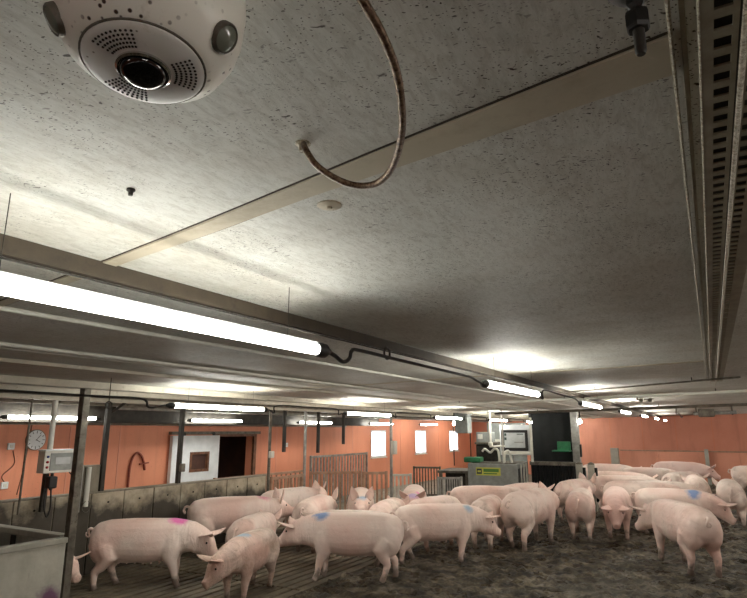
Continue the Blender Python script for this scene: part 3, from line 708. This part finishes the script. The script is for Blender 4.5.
m.add(vs, [(i * n + j, i * n + (j + 1) % n, (i + 1) * n + (j + 1) % n, (i + 1) * n + j) for i in range(len(prof) - 1) for j in range(n)] + [tuple(range(n))[::-1], tuple((len(prof) - 1) * n + j for j in range(n))]).build('coat_body', 'coat', t, True)
for s in (-1, 1): MB().tube([(XL - 1.46, 10.4 + s * .14, 1.4), (XL - 1.42, 10.4 + s * .21, 1.15), (XL - 1.42, 10.4 + s * .2, .92)], [.06, .055, .045], 10).build('sleeve', 'coat', t, True)
for s in (-1, 1): MB().lathe((XL - 1.4, 10.4 + s * .09, 1.12), (1, 0, 0), [(.03, -.02), (.035, .01), (.0, .02)], 10).build('reflector', 'offwhite', t, True)

# ------------------------------------------------------------------ grey pen panels at the corner
t = thing('pen_panel', 'grey pen panel with a purple paint stain ending at the steel post', 'panel', (-5.22, 2.4, 0))
PZ = .85
MB().bbox((-5.27, .8, .03), (-5.21, 3.51, PZ - .04), .008).build('board', 'pen_stained', t)
MB().bbox((-5.29, .8, PZ - .05), (-5.19, 3.515, PZ), .01).build('top_rail', 'pen', t)
for y in (1.4, 2.5): MB().bbox((-5.2, y, .03), (-5.175, y + .06, PZ - .05), .004).build('stiffener', 'pen', t)
t2 = thing('pen_panel', 'grey pen panel running from the steel post across to the low wall', 'panel', (-6.2, 3.64, 0))
MB().bbox((-7.1, 3.54, .03), (-5.3, 3.58, PZ - .04), .008).build('board', 'pen', t2)
MB().bbox((-7.1, 3.5, PZ - .05), (-5.3, 3.6, PZ + .01), .01).build('top_rail', 'pen', t2)
for x in (-6.7, -6.1): MB().bbox((x, 3.51, .2), (x + .05, 3.542, PZ - .05), .004).build('stiffener', 'dark', t2)
t3 = thing('feed_trough', 'pale feed trough standing inside the grey pen', 'trough', (-6.0, 3.2, 0))
m = MB(); m.box((-6.9, 2.95, .0), (-5.6, 3.0, .7)).box((-6.9, 3.35, .0), (-5.6, 3.4, .7)).box((-6.9, 3.0, 0), (-6.85, 3.35, .7)).box((-5.65, 3.0, 0), (-5.6, 3.35, .7)).box((-6.85, 3.0, .3), (-5.65, 3.35, .33))
m.build('basin', 'pen', t3); MB().bbox((-6.4, 2.92, .7), (-6.3, 3.43, .73), .006).build('divider', 'steel', t3)

# ------------------------------------------------------------------ barred gates
def gate(label, a, b, z0, z1, mat, nb, bar=.018, group=None, rail=.025, top_slope=0):
    a = V((*a, 0)); b = V((*b, 0)); t = thing('barred_gate', label, 'gate', (a.x, a.y, z0), group)
    d = (b - a).normalized(); L = (b - a).length; nrm = V((-d.y, d.x, 0)); c = (a + b) / 2
    for z in (z0 + rail, z1 - rail): MB().obox(c + V((0, 0, z)), d, nrm, L / 2, rail * .8, rail, .005).build('rail', mat, t)
    for e in (a, b): MB().obox(e + V((0, 0, (z0 + z1) / 2)), d, nrm, rail, rail, (z1 - z0) / 2 + .01, .005).build('stile', mat, t)
    for i in range(nb):
        p = a + d * (L * (i + 1) / (nb + 1)); MB().obox(p + V((0, 0, (z0 + z1) / 2)), d, nrm, bar, bar * .6, (z1 - z0) / 2 - rail).build('bar', mat, t)
    return t
gate('brown barred gate between the low wall and the pale post', (-7.14, 8.74), (-7.14, 9.68), .05, .95, 'rust', 8)
gate('brown barred fence along the walkway behind the gate', (-8.7, 8.9), (-8.7, 11.9), .05, .86, 'rust', 16)
gate('wide brown barred gate standing behind the sows', (-7.1, 9.92), (-6.35, 10.6), .05, .98, 'rust', 9)
gate('brown barred gate beside the post with the white switch box', (-6.3, 10.64), (-5.95, 10.98), .05, .96, 'rust', 4)
gate('grey slanted barred gate raised behind the brown gates', (-8.3, 11.6), (-8.3, 14.2), .02, 1.2, 'steel', 18, .02)
gate('small pale barred gate beside the feeding station', (-7.0, 13.15), (-6.6, 13.45), .02, .74, 'offwhite', 4, .022)
gate('grey barred gate at the side of the grey counter', (-5.72, 13.12), (-5.25, 13.4), .02, .72, 'steel', 9, .016)
gate('dark low gate beyond the small pale gate', (-7.4, 15.3), (-6.7, 15.5), .02, .8, 'dull', 8, .016)

# ------------------------------------------------------------------ feeding station
ang = math.radians(6); ax = V((math.cos(ang), math.sin(ang), 0)); ay = V((-math.sin(ang), math.cos(ang), 0))
P0 = V((-5.16, 13.6, 0))
def fs(u, v_, z): return P0 + ax * u + ay * v_ + V((0, 0, z))
def fbox(m, u0, u1, v0, v1, z0, z1, bev=0): return m.obox(fs((u0 + u1) / 2, (v0 + v1) / 2, (z0 + z1) / 2), ax, ay, (u1 - u0) / 2, (v1 - v0) / 2, (z1 - z0) / 2, bev)
t = thing('feeding_station', 'grey sow feeding station with a yellow sticker on its front', 'feeder', P0)
body = fbox(MB(), 0, 1.17, 0, .06, .05, 1.03, .025).build('front_panel', 'feeder', t)
fbox(MB(), 1.11, 1.17, .06, 1.5, .05, 1.03, .01).build('side_panel', 'feeder', t)
fbox(MB(), 0, .05, .06, 1.5, .05, 1.03, .01).build('side_panel', 'feeder', t)
fbox(MB(), 0, 1.17, 1.45, 1.5, .05, 1.03, .01).build('back_panel', 'dull', t)
fbox(MB(), .02, 1.15, .3, 1.3, 1.0, 1.04, .01).build('lid', 'dull', t)
for v_ in (.35, .75, 1.1): fbox(MB(), 1.17, 1.2, v_, v_ + .06, .1, 1.0).build('stay', 'offwhite', t)
for v_ in (.1, .45, .85): fbox(MB(), 1.165, 1.18, v_, v_ + .22, .15, .92).build('side_slot', 'black', t)
st = fbox(MB(), .2, .78, -.004, 0, .76, .94).build('sticker', 'yellow', t)
fbox(MB(), .22, .34, -.008, -.004, .79, .91).build('printed_emblem', 'print_dark', st)
fbox(MB(), .24, .32, -.011, -.008, .83, .87).build('printed_emblem', 'yellow', st)
fbox(MB(), .38, .74, -.008, -.004, .84, .91).build('printed_band', 'print_green', st)
fbox(MB(), .38, .70, -.008, -.004, .79, .815).build('printed_band', 'print_green', st)
t = thing('feeder_counter', 'dark grey counter to the side of the feeding station', 'counter', fs(-.9, 0, 0))
fbox(MB(), -.78, -.02, .1, 1.2, .78, .84, .01).build('top', 'dull', t)
for u in (-.74, -.1): fbox(MB(), u, u + .06, .14, .2, 0, .78).build('leg', 'dull', t)
for u in (-.74, -.1): fbox(MB(), u, u + .06, 1.1, 1.16, 0, .78).build('leg', 'dull', t)
fbox(MB(), -.7, -.1, .5, .55, .1, .78).build('back_board', 'dark', t)
tag(fbox(MB(), -.12, .28, .1, .5, 1.04, 1.16, .03).build('green_crate', 'green'), 'small green plastic crate on the corner of the feeding station', 'crate')
t = thing('dosing_unit', 'dark dosing unit with white pipes above the feeding station', 'dosing unit', fs(.5, .9, 1.04))
fbox(MB(), .02, .56, .8, 1.1, 1.04, 1.45, .03).build('housing', 'dark', t)
fbox(MB(), .0, .58, .75, 1.15, 1.45, 1.5, .01).build('shelf', 'dull', t)
fbox(MB(), .03, .45, .8, 1.1, 1.5, 1.75, .02).build('cabinet', 'feeder', t)
fbox(MB(), .08, .2, .78, .8, 1.58, 1.7).build('cabinet_label', 'offwhite', t)
MB().tube([fs(.43, .66, 1.42), fs(.43, .66, zc(-4.7) + .004)], .028, 10).build('riser_pipe', 'offwhite', t, True)
MB().tube([fs(.4, .65, 1.4), fs(.78, .65, 1.42)], .022, 8).build('cross_pipe', 'offwhite', t, True)
MB().tube([fs(.84, .12, 1.04), fs(.84, .12, zc(-4.4) + .004)], .02, 10).build('riser_pipe', 'offwhite', t, True)
MB().tube(spline([fs(.2, .72, 1.28), fs(.27, .7, 1.34), fs(.4, .7, 1.26), fs(.5, .7, 1.34), fs(.6, .7, 1.3), fs(.62, .72, 1.04)], 6), .028, 8).build('hose', 'offwhite', t, True)
MB().tube(spline([fs(.8, .4, 1.04), fs(.82, .4, 1.26), fs(.92, .4, 1.3), fs(.98, .4, 1.04)], 6), .028, 8).build('hose', 'offwhite', t, True)
MB().lathe(fs(.43, .66, 1.42), (0, 0, 1), [(.05, 0), (.06, .03), (.05, .08), (.02, .1)], 12).build('valve', 'offwhite', t, True)
t = thing('equipment_panel', 'pale grey equipment wall behind the dosing unit', 'panel', fs(.6, 1.7, 0))
for u in (.12, .46, .80): fbox(MB(), u, u + .33, 1.66, 1.72, .02, 1.98, .01).build('board', 'feeder', t)
fbox(MB(), .12, 1.13, 1.63, 1.66, 1.5, 1.56, .006).build('batten', 'offwhite', t)
for u in (.2, .62, 1.05): MB().tube([fs(u, 1.6, 1.2), fs(u, 1.6, 1.96)], .02, 8).build('pipe', 'offwhite', t, True)
# screen on a white board
Q = V((-4.24, 14.48, 0)); sx = V((math.cos(math.radians(15)), math.sin(math.radians(15)), 0)); sy = V((-sx.y, sx.x, 0))
def sb(m, u0, u1, v0, v1, z0, z1, bev=0): return m.obox(Q + sx * ((u0 + u1) / 2) + sy * ((v0 + v1) / 2) + V((0, 0, (z0 + z1) / 2)), sx, sy, (u1 - u0) / 2, (v1 - v0) / 2, (z1 - z0) / 2, bev)
t = thing('display_screen', 'black framed display screen on a white board by the feeding station', 'screen', Q + V((0, 0, 1.2)))
sb(MB(), -.36, .42, .04, .08, 1.2, 1.92, .01).build('backing_board', 'white', t)
sb(MB(), -.33, .31, 0, .04, 1.3, 1.8, .015).build('bezel', 'black', t)
pn = sb(MB(), -.26, .24, -.004, .0, 1.375, 1.735).build('panel', 'screen', t)
sb(MB(), -.25, -.2, -.007, -.004, 1.66, 1.72).build('icon', 'print_dark', pn)
sb(MB(), -.25, -.2, -.007, -.004, 1.56, 1.62).build('icon', 'print_dark', pn)
sb(MB(), .05, .2, -.007, -.004, 1.69, 1.71).build('text_line', 'print_dark', pn)
sb(MB(), -.02, .2, -.007, -.004, 1.5, 1.512).build('text_line', 'dull', pn)
sb(MB(), .36, .42, .0, .08, 1.04, 2.1, .01).build('support', 'offwhite', t)
sb(MB(), -.34, .36, -.02, .04, 1.22, 1.29, .01).build('lower_rail', 'offwhite', t)
# black curtain, column, black slatted gate, green tray
t = thing('black_curtain', 'tall black plastic curtain hanging beside the display screen', 'curtain', (-3.5, 15.4, .9))
n = 24; vs = []; xa, xb, ya2 = -4.12, -3.08, 15.4
for k2, off in ((0, 0), (1, .03)):
    for zz in (1.02, zc(-3.5) - .002):
        for i in range(n + 1):
            u = i / n; vs.append((xa + (xb - xa) * u, ya2 + off + .012 * math.sin(u * 22) + .1 * u, zz))
N = n + 1; fs_ = []
for i in range(n):
    fs_ += [(i, i + 1, N + i + 1, N + i), (2 * N + i + 1, 2 * N + i, 3 * N + i, 3 * N + i + 1), (i + 1, i, 2 * N + i, 2 * N + i + 1), (N + i, N + i + 1, 3 * N + i + 1, 3 * N + i)]
fs_ += [(0, N, 3 * N, 2 * N), (n, 2 * N + n, 3 * N + n, N + n)]
MB().add(vs, fs_).build('sheet', 'curtain', t, True)
MB().box((xa, ya2 - .02, zc(-3.5) - .03), (xb, ya2 + .15, zc(-3.5))).build('curtain_rail', 'dull', t)
t = thing('grey_column', 'grey steel column at the edge of the black curtain', 'column', (-3.0, 15.45, 0))
MB().bbox((-3.07, 15.38, 0), (-2.9, 15.55, zc(-3) + .004), .012).build('shaft', 'steel', t)
MB().bbox((-2.9, 15.4, 1.15), (-2.86, 15.5, 1.45), .01).build('switch', 'black', t)
t = thing('green_tray', 'green plastic tray fixed in front of the black curtain', 'tray', (-3.3, 15.2, 1.26))
MB().bbox((-3.5, 15.05, 1.28), (-3.08, 15.36, 1.31), .008).build('base', 'green', t)
MB().bbox((-3.42, 15.32, 1.3), (-3.1, 15.37, 1.52), .01).build('back', 'green', t)
t = thing('slatted_gate', 'black slatted gate below the black curtain', 'gate', (-3.5, 15.0, 0))
MB().bbox((-4.05, 14.98, .95), (-2.95, 15.12, 1.04), .01).build('top_rail', 'dull', t)
MB().bbox((-4.05, 15.0, .05), (-2.95, 15.1, .12), .01).build('bottom_rail', 'dark', t)
MB().box((-4.03, 15.085, .12), (-2.97, 15.1, .95)).build('back_board', 'black', t)
for i in range(14): MB().bbox((-4.02 + i * .075, 15.0, .12), (-3.97 + i * .075, 15.08, .95), .006).build('slat', 'curtain', t)
for x, lab in ((-2.78, 'grey blotched gate post nearest the slatted gate'), (-2.52, 'grey blotched gate post next to the pigs by the end wall')):
    t = thing('gate_post', lab, 'post', (x, 14.6, 0))
    MB().bbox((x - .07, 14.53, 0), (x + .07, 14.67, 1.02), .015).build('shaft', 'pen', t)
    MB().lathe((x, 14.6, 1.02), (0, 0, 1), [(.075, 0), (.075, .02), (.03, .05), (.0, .055)], 10).build('cap', 'dull', t)
    MB().bbox((x + .07, 14.56, .2), (x + .13, 14.64, .95), .01).build('hinge_strip', 'curtain', t)
for x, y, z, lab in ((-5.75, 14.3, CAM_Z + .16, 'bright bulb lamp at the corner of the grey cabinet'), (-3.95, 14.9, CAM_Z + .19, 'bright bulb lamp beside the top of the black curtain'), (-2.82, 15.3, CAM_Z + .2, 'bright bulb lamp on the grey column')):
    t = thing('bulb_lamp', lab, 'lamp', (x, y, z - .06))
    MB().lathe((x, y, z), (0, 0, -1), [(.02, -.07), (.025, -.04), (.045, -.01), (.045, .015), (.03, .04), (.0, .05)], 14).build('bulb', 'bulb', t, True)
    MB().tube([(x, y, z + .06), (x, y, zc(x) + .004)], .018, 8).build('socket', 'black', t, True)
for i, (x, y) in enumerate(((-5.9, 14.6), (-5.55, 14.9))):
    tag(MB().tube([(x, y, .84 if i else .9), (x, y, zc(x) + .004)], .014, 8).build('drop_pipe', 'dark', None, True), 'thin dark drop pipe ending ' + ('on the grey counter' if i else 'just over the barred side of the grey counter'), 'pipe', 'drop pipes at the counter')
tag(MB().bbox((-5.7, 14.2, 1.72), (-5.35, 14.5, zc(-5.5) + .002), .02).build('ceiling_cabinet', 'feeder'), 'grey cabinet fixed under the ceiling over the counter', 'cabinet')

# ------------------------------------------------------------------ low orange partition at the end wall
t = struct(MB().box((-3.0, 23.5, 0), (4.5, 23.56, .02)).build('wall_partition', 'concrete')); t['label'] = 'low orange partition in front of the end wall'
for i in range(6):
    x = -2.95 + i * 1.22; MB().bbox((x, 23.48, .02), (x + 1.2, 23.58, 1.06), .01).build('panel', 'orange_far', t)
MB().bbox((-3.0, 23.45, 1.06), (4.5, 23.61, 1.1), .01).build('top_rail', 'rust', t)
for x, lab in ((-3.1, 'grey end post of the low orange partition'), (-.25, 'grey middle post of the low orange partition')):
    tag(MB().bbox((x - .2 if x < -1 else x - .06, 23.2, 0), (x + .06, 23.44, 1.16), .015).build('partition_post', 'pen'), lab, 'post')

# ------------------------------------------------------------------ sows
SEC = [(-.725, .60, .045, .06), (-.70, .60, .12, .13), (-.63, .595, .185, .20), (-.50, .588, .225, .235), (-.34, .582, .218, .242), (-.20, .580, .228, .247), (.0, .573, .238, .25), (.17, .576, .228, .243),
       (.32, .588, .205, .236), (.44, .60, .178, .212), (.55, .605, .165, .188), (.645, .605, .145, .165), (.73, .60, .143, .156), (.795, .588, .128, .138),
       (.85, .568, .104, .114), (.90, .545, .080, .088), (.945, .53, .066, .068), (.985, .525, .063, .063), (1.0, .525, .052, .052)]
BX0, BX1, BZ = .42, .70, .605
def bender(pitch, yaw):
    """maps a point of the straight pig to the pig with its head turned; x beyond the shoulder follows the neck"""
    pitch, yaw = math.radians(pitch), math.radians(yaw)
    def fn(p):
        x, y, z = p
        if x <= BX0: return V(p)
        c = V((BX0, 0, BZ)); n = 24
        for i in range(n):
            s = BX0 + (x - BX0) * (i + .5) / n; t = min(1, (s - BX0) / (BX1 - BX0)); t = t * t * (3 - 2 * t)
            a, b = yaw * t, pitch * t
            c += V((math.cos(b) * math.cos(a), math.cos(b) * math.sin(a), math.sin(b))) * ((x - BX0) / n)
        t = min(1, (x - BX0) / (BX1 - BX0)); t = t * t * (3 - 2 * t); a, b = yaw * t, pitch * t
        left = V((-math.sin(a), math.cos(a), 0)); up = V((-math.sin(b) * math.cos(a), -math.sin(b) * math.sin(a), math.cos(b)))
        return c + left * y + up * (z - BZ)
    return fn
def pig_mesh(name, pitch=-15, yaw=0, gait=(0, 0, 0, 0), ears=0.5, fat=1.0, tail=1):
    B = bender(pitch, yaw); m = MB(); n = 22
    # trunk, neck and head in one loft
    vs = []; fs = []
    for (x, z0, hw, hh) in SEC:
        kx = fat if x < .4 else 1
        for j in range(n):
            a = 2 * math.pi * j / n; ca, sa = math.cos(a), math.sin(a); e = .88
            y = hw * kx * math.copysign(abs(ca) ** e, ca); z = hh * math.copysign(abs(sa) ** e, sa)
            if sa < 0 and -.45 < x < .3: z *= 1 + .15 * math.sin((x + .45) / .75 * math.pi) * fat      # belly
            if sa > .3 and x < .4: z += .012 * math.cos(x * 3.0)
            vs.append(B((x, y, z0 + z)))
    for i in range(len(SEC) - 1):
        for j in range(n): fs.append((i * n + j, i * n + (j + 1) % n, (i + 1) * n + (j + 1) % n, (i + 1) * n + j))
    fs += [tuple(range(n))[::-1], tuple((len(SEC) - 1) * n + j for j in range(n))]
    m.add(vs, fs)
    # ham, shoulder and jowl masses
    def blob(c, r, bend=False):
        bm = bmesh.new(); bmesh.ops.create_icosphere(bm, subdivisions=2, radius=1)
        vv = [V((c[0] + q.co.x * r[0], c[1] + q.co.y * r[1], c[2] + q.co.z * r[2])) for q in bm.verts]
        if bend: vv = [B(q) for q in vv]
        m.add(vv, [[q.index for q in f.verts] for f in bm.faces]); bm.free()
    for s in (-1, 1):
        blob((-.53, s * .118, .53), (.175, .132, .235)); blob((-.46, s * .14, .44), (.12, .10, .16)); blob((.32, s * .142, .50), (.125, .088, .23)); blob((.30, s * .15, .40), (.085, .07, .12))
        blob((.68, s * .075, .54), (.10, .07, .09), True)
    blob((-.24, 0, .365), (.26, .13, .075))
    # legs
    for k2, (fx, s, g) in enumerate((('f', 1, gait[0]), ('f', -1, gait[1]), ('h', 1, gait[2]), ('h', -1, gait[3]))):
        lift = max(0, -g - .1) * .2
        if fx == 'f':
            P = [(.32, s * .13, .50), (.315 + g * .1, s * .142, .37), (.33 + g * .5, s * .14, .225), (.325 + g * .85, s * .138, .10), (.335 + g, s * .138, .055 + lift), (.352 + g, s * .138, .012 + lift)]
            R = [.105, .078, .05, .038, .040, .043]
        else:
            P = [(-.50, s * .13, .50), (-.43 + g * .1, s * .15, .375), (-.50 + g * .35, s * .148, .275), (-.545 + g * .6, s * .145, .215), (-.525 + g * .85, s * .142, .10), (-.515 + g, s * .142, .055 + lift), (-.495 + g, s * .142, .012 + lift)]
            R = [.14, .105, .068, .05, .038, .040, .043]
        m.tube(P, R, 12)
    me = bpy.data.meshes.new('tmp'); me.from_pydata([tuple(q) for q in m.v], [], m.f)
    bm = bmesh.new(); bm.from_mesh(me); bmesh.ops.recalc_face_normals(bm, faces=bm.faces[:]); bm.to_mesh(me); bm.free()
    o = bpy.data.objects.new('tmp', me); COL.objects.link(o)
    md = o.modifiers.new('r', 'REMESH'); md.mode = 'VOXEL'; md.voxel_size = .0165; md.use_smooth_shade = True
    s2 = o.modifiers.new('s', 'SMOOTH'); s2.factor = .5; s2.iterations = 3
    dg = bpy.context.evaluated_depsgraph_get(); body = bpy.data.meshes.new_from_object(o.evaluated_get(dg))
    bpy.data.objects.remove(o); bpy.data.meshes.remove(me)
    # ears, tail, eyes, nostrils, teats joined on
    ex = []   # (MB, material index)
    e = MB()
    for s in (-1, 1):
        base = V((.70, s * .085, .715)); up = ears
        d = V((.75 - .55 * up, s * (.42 + .1 * (1 - up)), -.05 + .95 * up)).normalized()
        wv = V((.55, -s * .85, .15)); wv = (wv - d * wv.dot(d)).normalized(); nv = d.cross(wv).normalized()
        L, W = .225, .09; nl, nw = 8, 6; vs = []
        for side in (0, 1):
            for i in range(nl + 1):
                u = i / nl; hw = W * (math.sin(math.pi * min(1, .22 + u * .78)) ** .8) * (1 - .25 * u) + .002
                for j in range(nw + 1):
                    q = (j / nw) * 2 - 1
                    cup = (.035 * (1 - u * .6)) * (q * q) - .05 * u * u * (1 - up * .6)
                    vs.append(B(base + d * (u * L) + wv * (q * hw) + nv * (cup * s + (.005 if side else -.005) * (1 - .5 * u))))
        N = (nl + 1) * (nw + 1); fs = []
        for i in range(nl):
            for j in range(nw):
                q = i * (nw + 1) + j; fs += [(q, q + 1, q + nw + 2, q + nw + 1), (N + q, N + q + nw + 1, N + q + nw + 2, N + q + 1)]
        edge = [j for j in range(nw + 1)] + [i * (nw + 1) + nw for i in range(1, nl + 1)] + [nl * (nw + 1) + j for j in range(nw - 1, -1, -1)] + [i * (nw + 1) for i in range(nl - 1, 0, -1)]
        for a, b in zip(edge, edge[1:] + edge[:1]): fs.append((a, N + a, N + b, b))
        e.add(vs, fs)
    if tail:
        tp = [(-.70, 0, .70), (-.735, .0, .715), (-.765, .015, .70), (-.77, .035, .66), (-.755, .03, .625), (-.765, .0, .615), (-.785, -.01, .64), (-.79, .01, .67)] if tail == 1 else [(-.70, 0, .70), (-.74, .01, .70), (-.77, .02, .65), (-.775, .03, .58), (-.78, .045, .52), (-.80, .05, .48)]
        e.tube(spline(tp, 5), [.02 - .013 * i / 35 for i in range(36)], 8)
    for s in (-1, 1):
        for i in range(6): e.lathe((-.33 + i * .10, s * .075, .318 if i < 3 else .31), (0, s * .3, -1), [(.016, -.02), (.012, .012), (.007, .022)], 6)
    ex.append((e, 0))
    e = MB()
    for s in (-1, 1):
        c = B((.80, s * .112, .650)); bm = bmesh.new(); bmesh.ops.create_icosphere(bm, subdivisions=1, radius=.0145)
        e.add([c + q.co for q in bm.verts], [[q.index for q in f.verts] for f in bm.faces]); bm.free()
    ex.append((e, 1))
    e = MB()
    d = (B((1.0, 0, .525)) - B((.97, 0, .525))).normalized()
    for s in (-1, 1): e.lathe(B((.995, s * .024, .53)), d, [(.011, -.01), (.011, .004), (.007, .0045)], 8)
    ex.append((e, 2))
    bm = bmesh.new(); bm.from_mesh(body)
    for f in bm.faces: f.smooth = True; f.material_index = 0
    for e, mi in ex:
        vv = [bm.verts.new(q) for q in e.v]
        for f in e.f:
            fc = bm.faces.new([vv[i] for i in f]); fc.smooth = True; fc.material_index = mi
    bmesh.ops.recalc_face_normals(bm, faces=[f for f in bm.faces])
    bm.to_mesh(body); bm.free(); body.name = name
    return body
PM = {}
def pig(label, x, y, head, s=1.0, pose=None, mat='plain', group=None):
    key = tuple(sorted((pose or {}).items()))
    if key not in PM: PM[key] = pig_mesh('sow', **(pose or {}))
    me = PM[key]
    if not me.materials:
        me.materials.append(PIGMAT['plain']); me.materials.append(M['eye']); me.materials.append(M['nostril'])
    o = bpy.data.objects.new('sow', me); COL.objects.link(o)
    o.material_slots[0].link = 'OBJECT'; o.material_slots[0].material = PIGMAT[mat]
    o.location = (x, y, -.006); o.rotation_euler = (0, 0, math.radians(head)); o.scale = (s, s, s)
    tag(o, label, 'pig', group or 'sows in the barn'); return o
BLUE = srgb(96, 140, 196); MAG = srgb(244, 96, 190); LBLUE = srgb(150, 182, 206)
PIGMAT = dict(
    plain=pig_material('sow_skin', .34), rosy=pig_material('sow_skin_rosy', .16, None, .2), dirty=pig_material('sow_skin_dirty', .95, [(.2, -.02, .82, .15, LBLUE)]),
    soiled=pig_material('sow_skin_soiled', .5), pink=pig_material('sow_skin_pink_mark', .15, [(.38, -.03, .83, .16, MAG)]),
    blue=pig_material('sow_skin_blue_mark', .12, [(.36, .06, .83, .14, BLUE)]), blue_side=pig_material('sow_skin_blue_patch', .2, [(.30, -.1, .76, .15, BLUE)]),
    blue_face=pig_material('sow_skin_blue_forehead', .12, [(.72, 0, .74, .11, LBLUE)]), faint=pig_material('sow_skin_faint_blue', .18, [(.42, -.12, .78, .10, LBLUE)]),
    rosy_mark=pig_material('sow_skin_pink_rump', .12, [(.45, 0, .82, .16, srgb(232, 150, 168))]), lilac=pig_material('sow_skin_lilac_head', .1, [(.75, 0, .72, .13, srgb(196, 170, 214)), (.55, .1, .75, .08, MAG)]),
)
STAND = dict(pitch=-14, yaw=0, gait=(.05, -.06, .06, -.04), ears=.45)
DOWN = dict(pitch=-34, yaw=0, gait=(.04, -.05, -.05, .05), ears=.3)
AWAY = dict(pitch=-20, yaw=12, gait=(.03, -.03, .05, -.05), ears=.75, tail=2)
UP = dict(pitch=6, yaw=0, gait=(.0, .04, .03, -.04), ears=.95)
P = pig
P('big pink sow with a magenta paint mark on its shoulders, beside the low wall', -6.02, 5.12, 36, 0.92, dict(pitch=-26, yaw=-14, gait=(.02, .08, .10, -.08), ears=.35), 'pink')
P('small mud-spattered sow walking toward the camera with its head low', -4.72, 5.42, -74, 0.8, dict(pitch=-32, yaw=-38, gait=(.06, -.02, .04, .0), ears=.4), 'dirty')
P('large clean sow with a blue paint mark on its neck, walking past the others', -4.1, 6.58, -153, 0.95, dict(pitch=-12, yaw=-10, gait=(.08, .0, .06, -.1), ears=.25, fat=1.05), 'blue')
P('sow with a faint blue shoulder smear walking with its snout lowered', -3.52, 8.10, 38, .93, dict(pitch=-20, yaw=-4, gait=(.06, -.06, .1, -.12), ears=.2), 'faint')
P('pale sow seen from behind, alone on the mud, head turned away', -.52, 9.40, 118, 1.02, dict(pitch=-22, yaw=38, gait=(.03, -.06, .06, -.05), ears=.3, fat=1.05), 'plain')
P('sow standing three-quarters from behind, just before the black slatted gate', -2.7, 10.0, 78, 1.03, dict(pitch=-4, yaw=8, gait=(.03, -.03, .06, -.08), ears=.85), 'plain')
P('sow seen straight from behind, beside the sow that faces the camera', -2.15, 11.2, 97, .95, AWAY, 'plain')
P('rosy sow facing the camera with its head hanging', -1.6, 11.45, -84, .97, dict(pitch=-36, yaw=0, gait=(.04, -.02, .1, -.05), ears=.2), 'rosy')
P('sow seen straight from behind on bare mud, well beyond the lone pale sow', 0.17, 14.12, 92, 1.0, AWAY, 'plain')
P('sow seen from behind, half hidden by the lone pale sow and its neighbours', -0.45, 15.35, 96, .98, AWAY, 'plain')
P('sow standing sideways by itself past the middle post of the orange partition', 1.05, 19.9, 2, 1.0, DOWN, 'soiled')
P('long sow with a rosy shoulder standing along the low wall', -6.5, 7.12, 54, .97, dict(pitch=4, yaw=8, gait=(.05, -.05, .06, -.04), ears=.95), 'rosy_mark')
P('sow with its rump behind the head of the magenta-marked sow', -5.58, 6.52, 108, 0.82, AWAY, 'plain')
P('sow facing the low wall behind the blue-necked sow', -4.58, 7.32, -160, 0.85, dict(pitch=-24, yaw=-8, gait=(.0, .04, .0, .03), ears=.35), 'plain')
P('sow turned to the brown barred gate at the end of the low wall', -6.6, 8.65, 84, .97, dict(pitch=-2, yaw=-14, gait=(.0, .04, .03, -.04), ears=.9), 'plain')
P('pale sow turned away amid the crowd, ears raised', -5.68, 8.1, 108, 0.92, dict(pitch=4, yaw=-10, gait=(.0, .04, .03, -.04), ears=.95), 'plain')
P('sow with a blue forehead and pricked ears looking at the camera', -5.4, 9.05, -58, .97, dict(pitch=8, yaw=0, gait=(.0, .04, .03, -.04), ears=1.0), 'blue_face')
P('sow with its grey-pink rump right behind the blue-necked sow', -4.52, 8.42, 102, 0.9, AWAY, 'soiled')
P('sow standing beyond the sow with the faint blue smear', -4.0, 9.02, 80, 0.92, DOWN, 'plain')
P('sow with a lilac painted head facing the camera', -4.85, 10.0, -66, .97, dict(pitch=2, yaw=0, gait=(.0, .04, .03, -.04), ears=.35), 'lilac')
P('broad sow in front of the small pale gate', -3.7, 10.75, 26, 0.97, STAND, 'plain')
P('muddy sow before the yellow sticker of the feeding station', -3.32, 9.62, 96, 0.9, dict(pitch=-30, yaw=20, gait=(.0, .04, .03, -.04), ears=.4), 'soiled')
P('sow beside the side slots of the feeding station', -3.35, 11.8, 72, 0.95, STAND, 'plain')
P('sow with pricked ears just before the black slatted gate', -2.6, 13.05, 78, 0.97, UP, 'plain')
P('sow with a blue patch on its flank behind the lone pale sow', -0.68, 12.02, -4, .95, dict(pitch=-30, yaw=-10, gait=(.0, .04, .03, -.04), ears=.2), 'blue_side')
P('clean sow behind the sow with the blue flank patch', -.98, 13.6, -12, .96, DOWN, 'plain')
P('sow with its head to the mud behind the rosy facing sow', -1.3, 12.88, 3, 1.0, DOWN, 'plain')
P('sow in the middle of the row behind the rosy facing sow', -1.75, 14.3, 4, 1.0, STAND, 'plain')
P('sow in the back rows, close to the gate posts', -2.1, 15.6, 8, 1.0, STAND, 'plain')
P('sow at the very back, against the grey end post of the partition', -2.75, 18.6, 5, 1.02, STAND, 'plain')
P('sow at the back in the gap before the orange partition', -1.55, 17.6, 0, 1.0, DOWN, 'plain')
P('rosy-headed sow nearest the middle post of the orange partition', -.95, 20.4, -4, 1.05, STAND, 'rosy')
P('sow turned from the row toward the orange partition', -0.75, 16.7, 62, .97, STAND, 'plain')
P('sow mostly hidden behind the steel post of the grey pen', -6.46, 3.98, 8, 0.74, dict(pitch=-10, yaw=-8, gait=(.0, .04, .03, -.04), ears=.3), 'soiled')
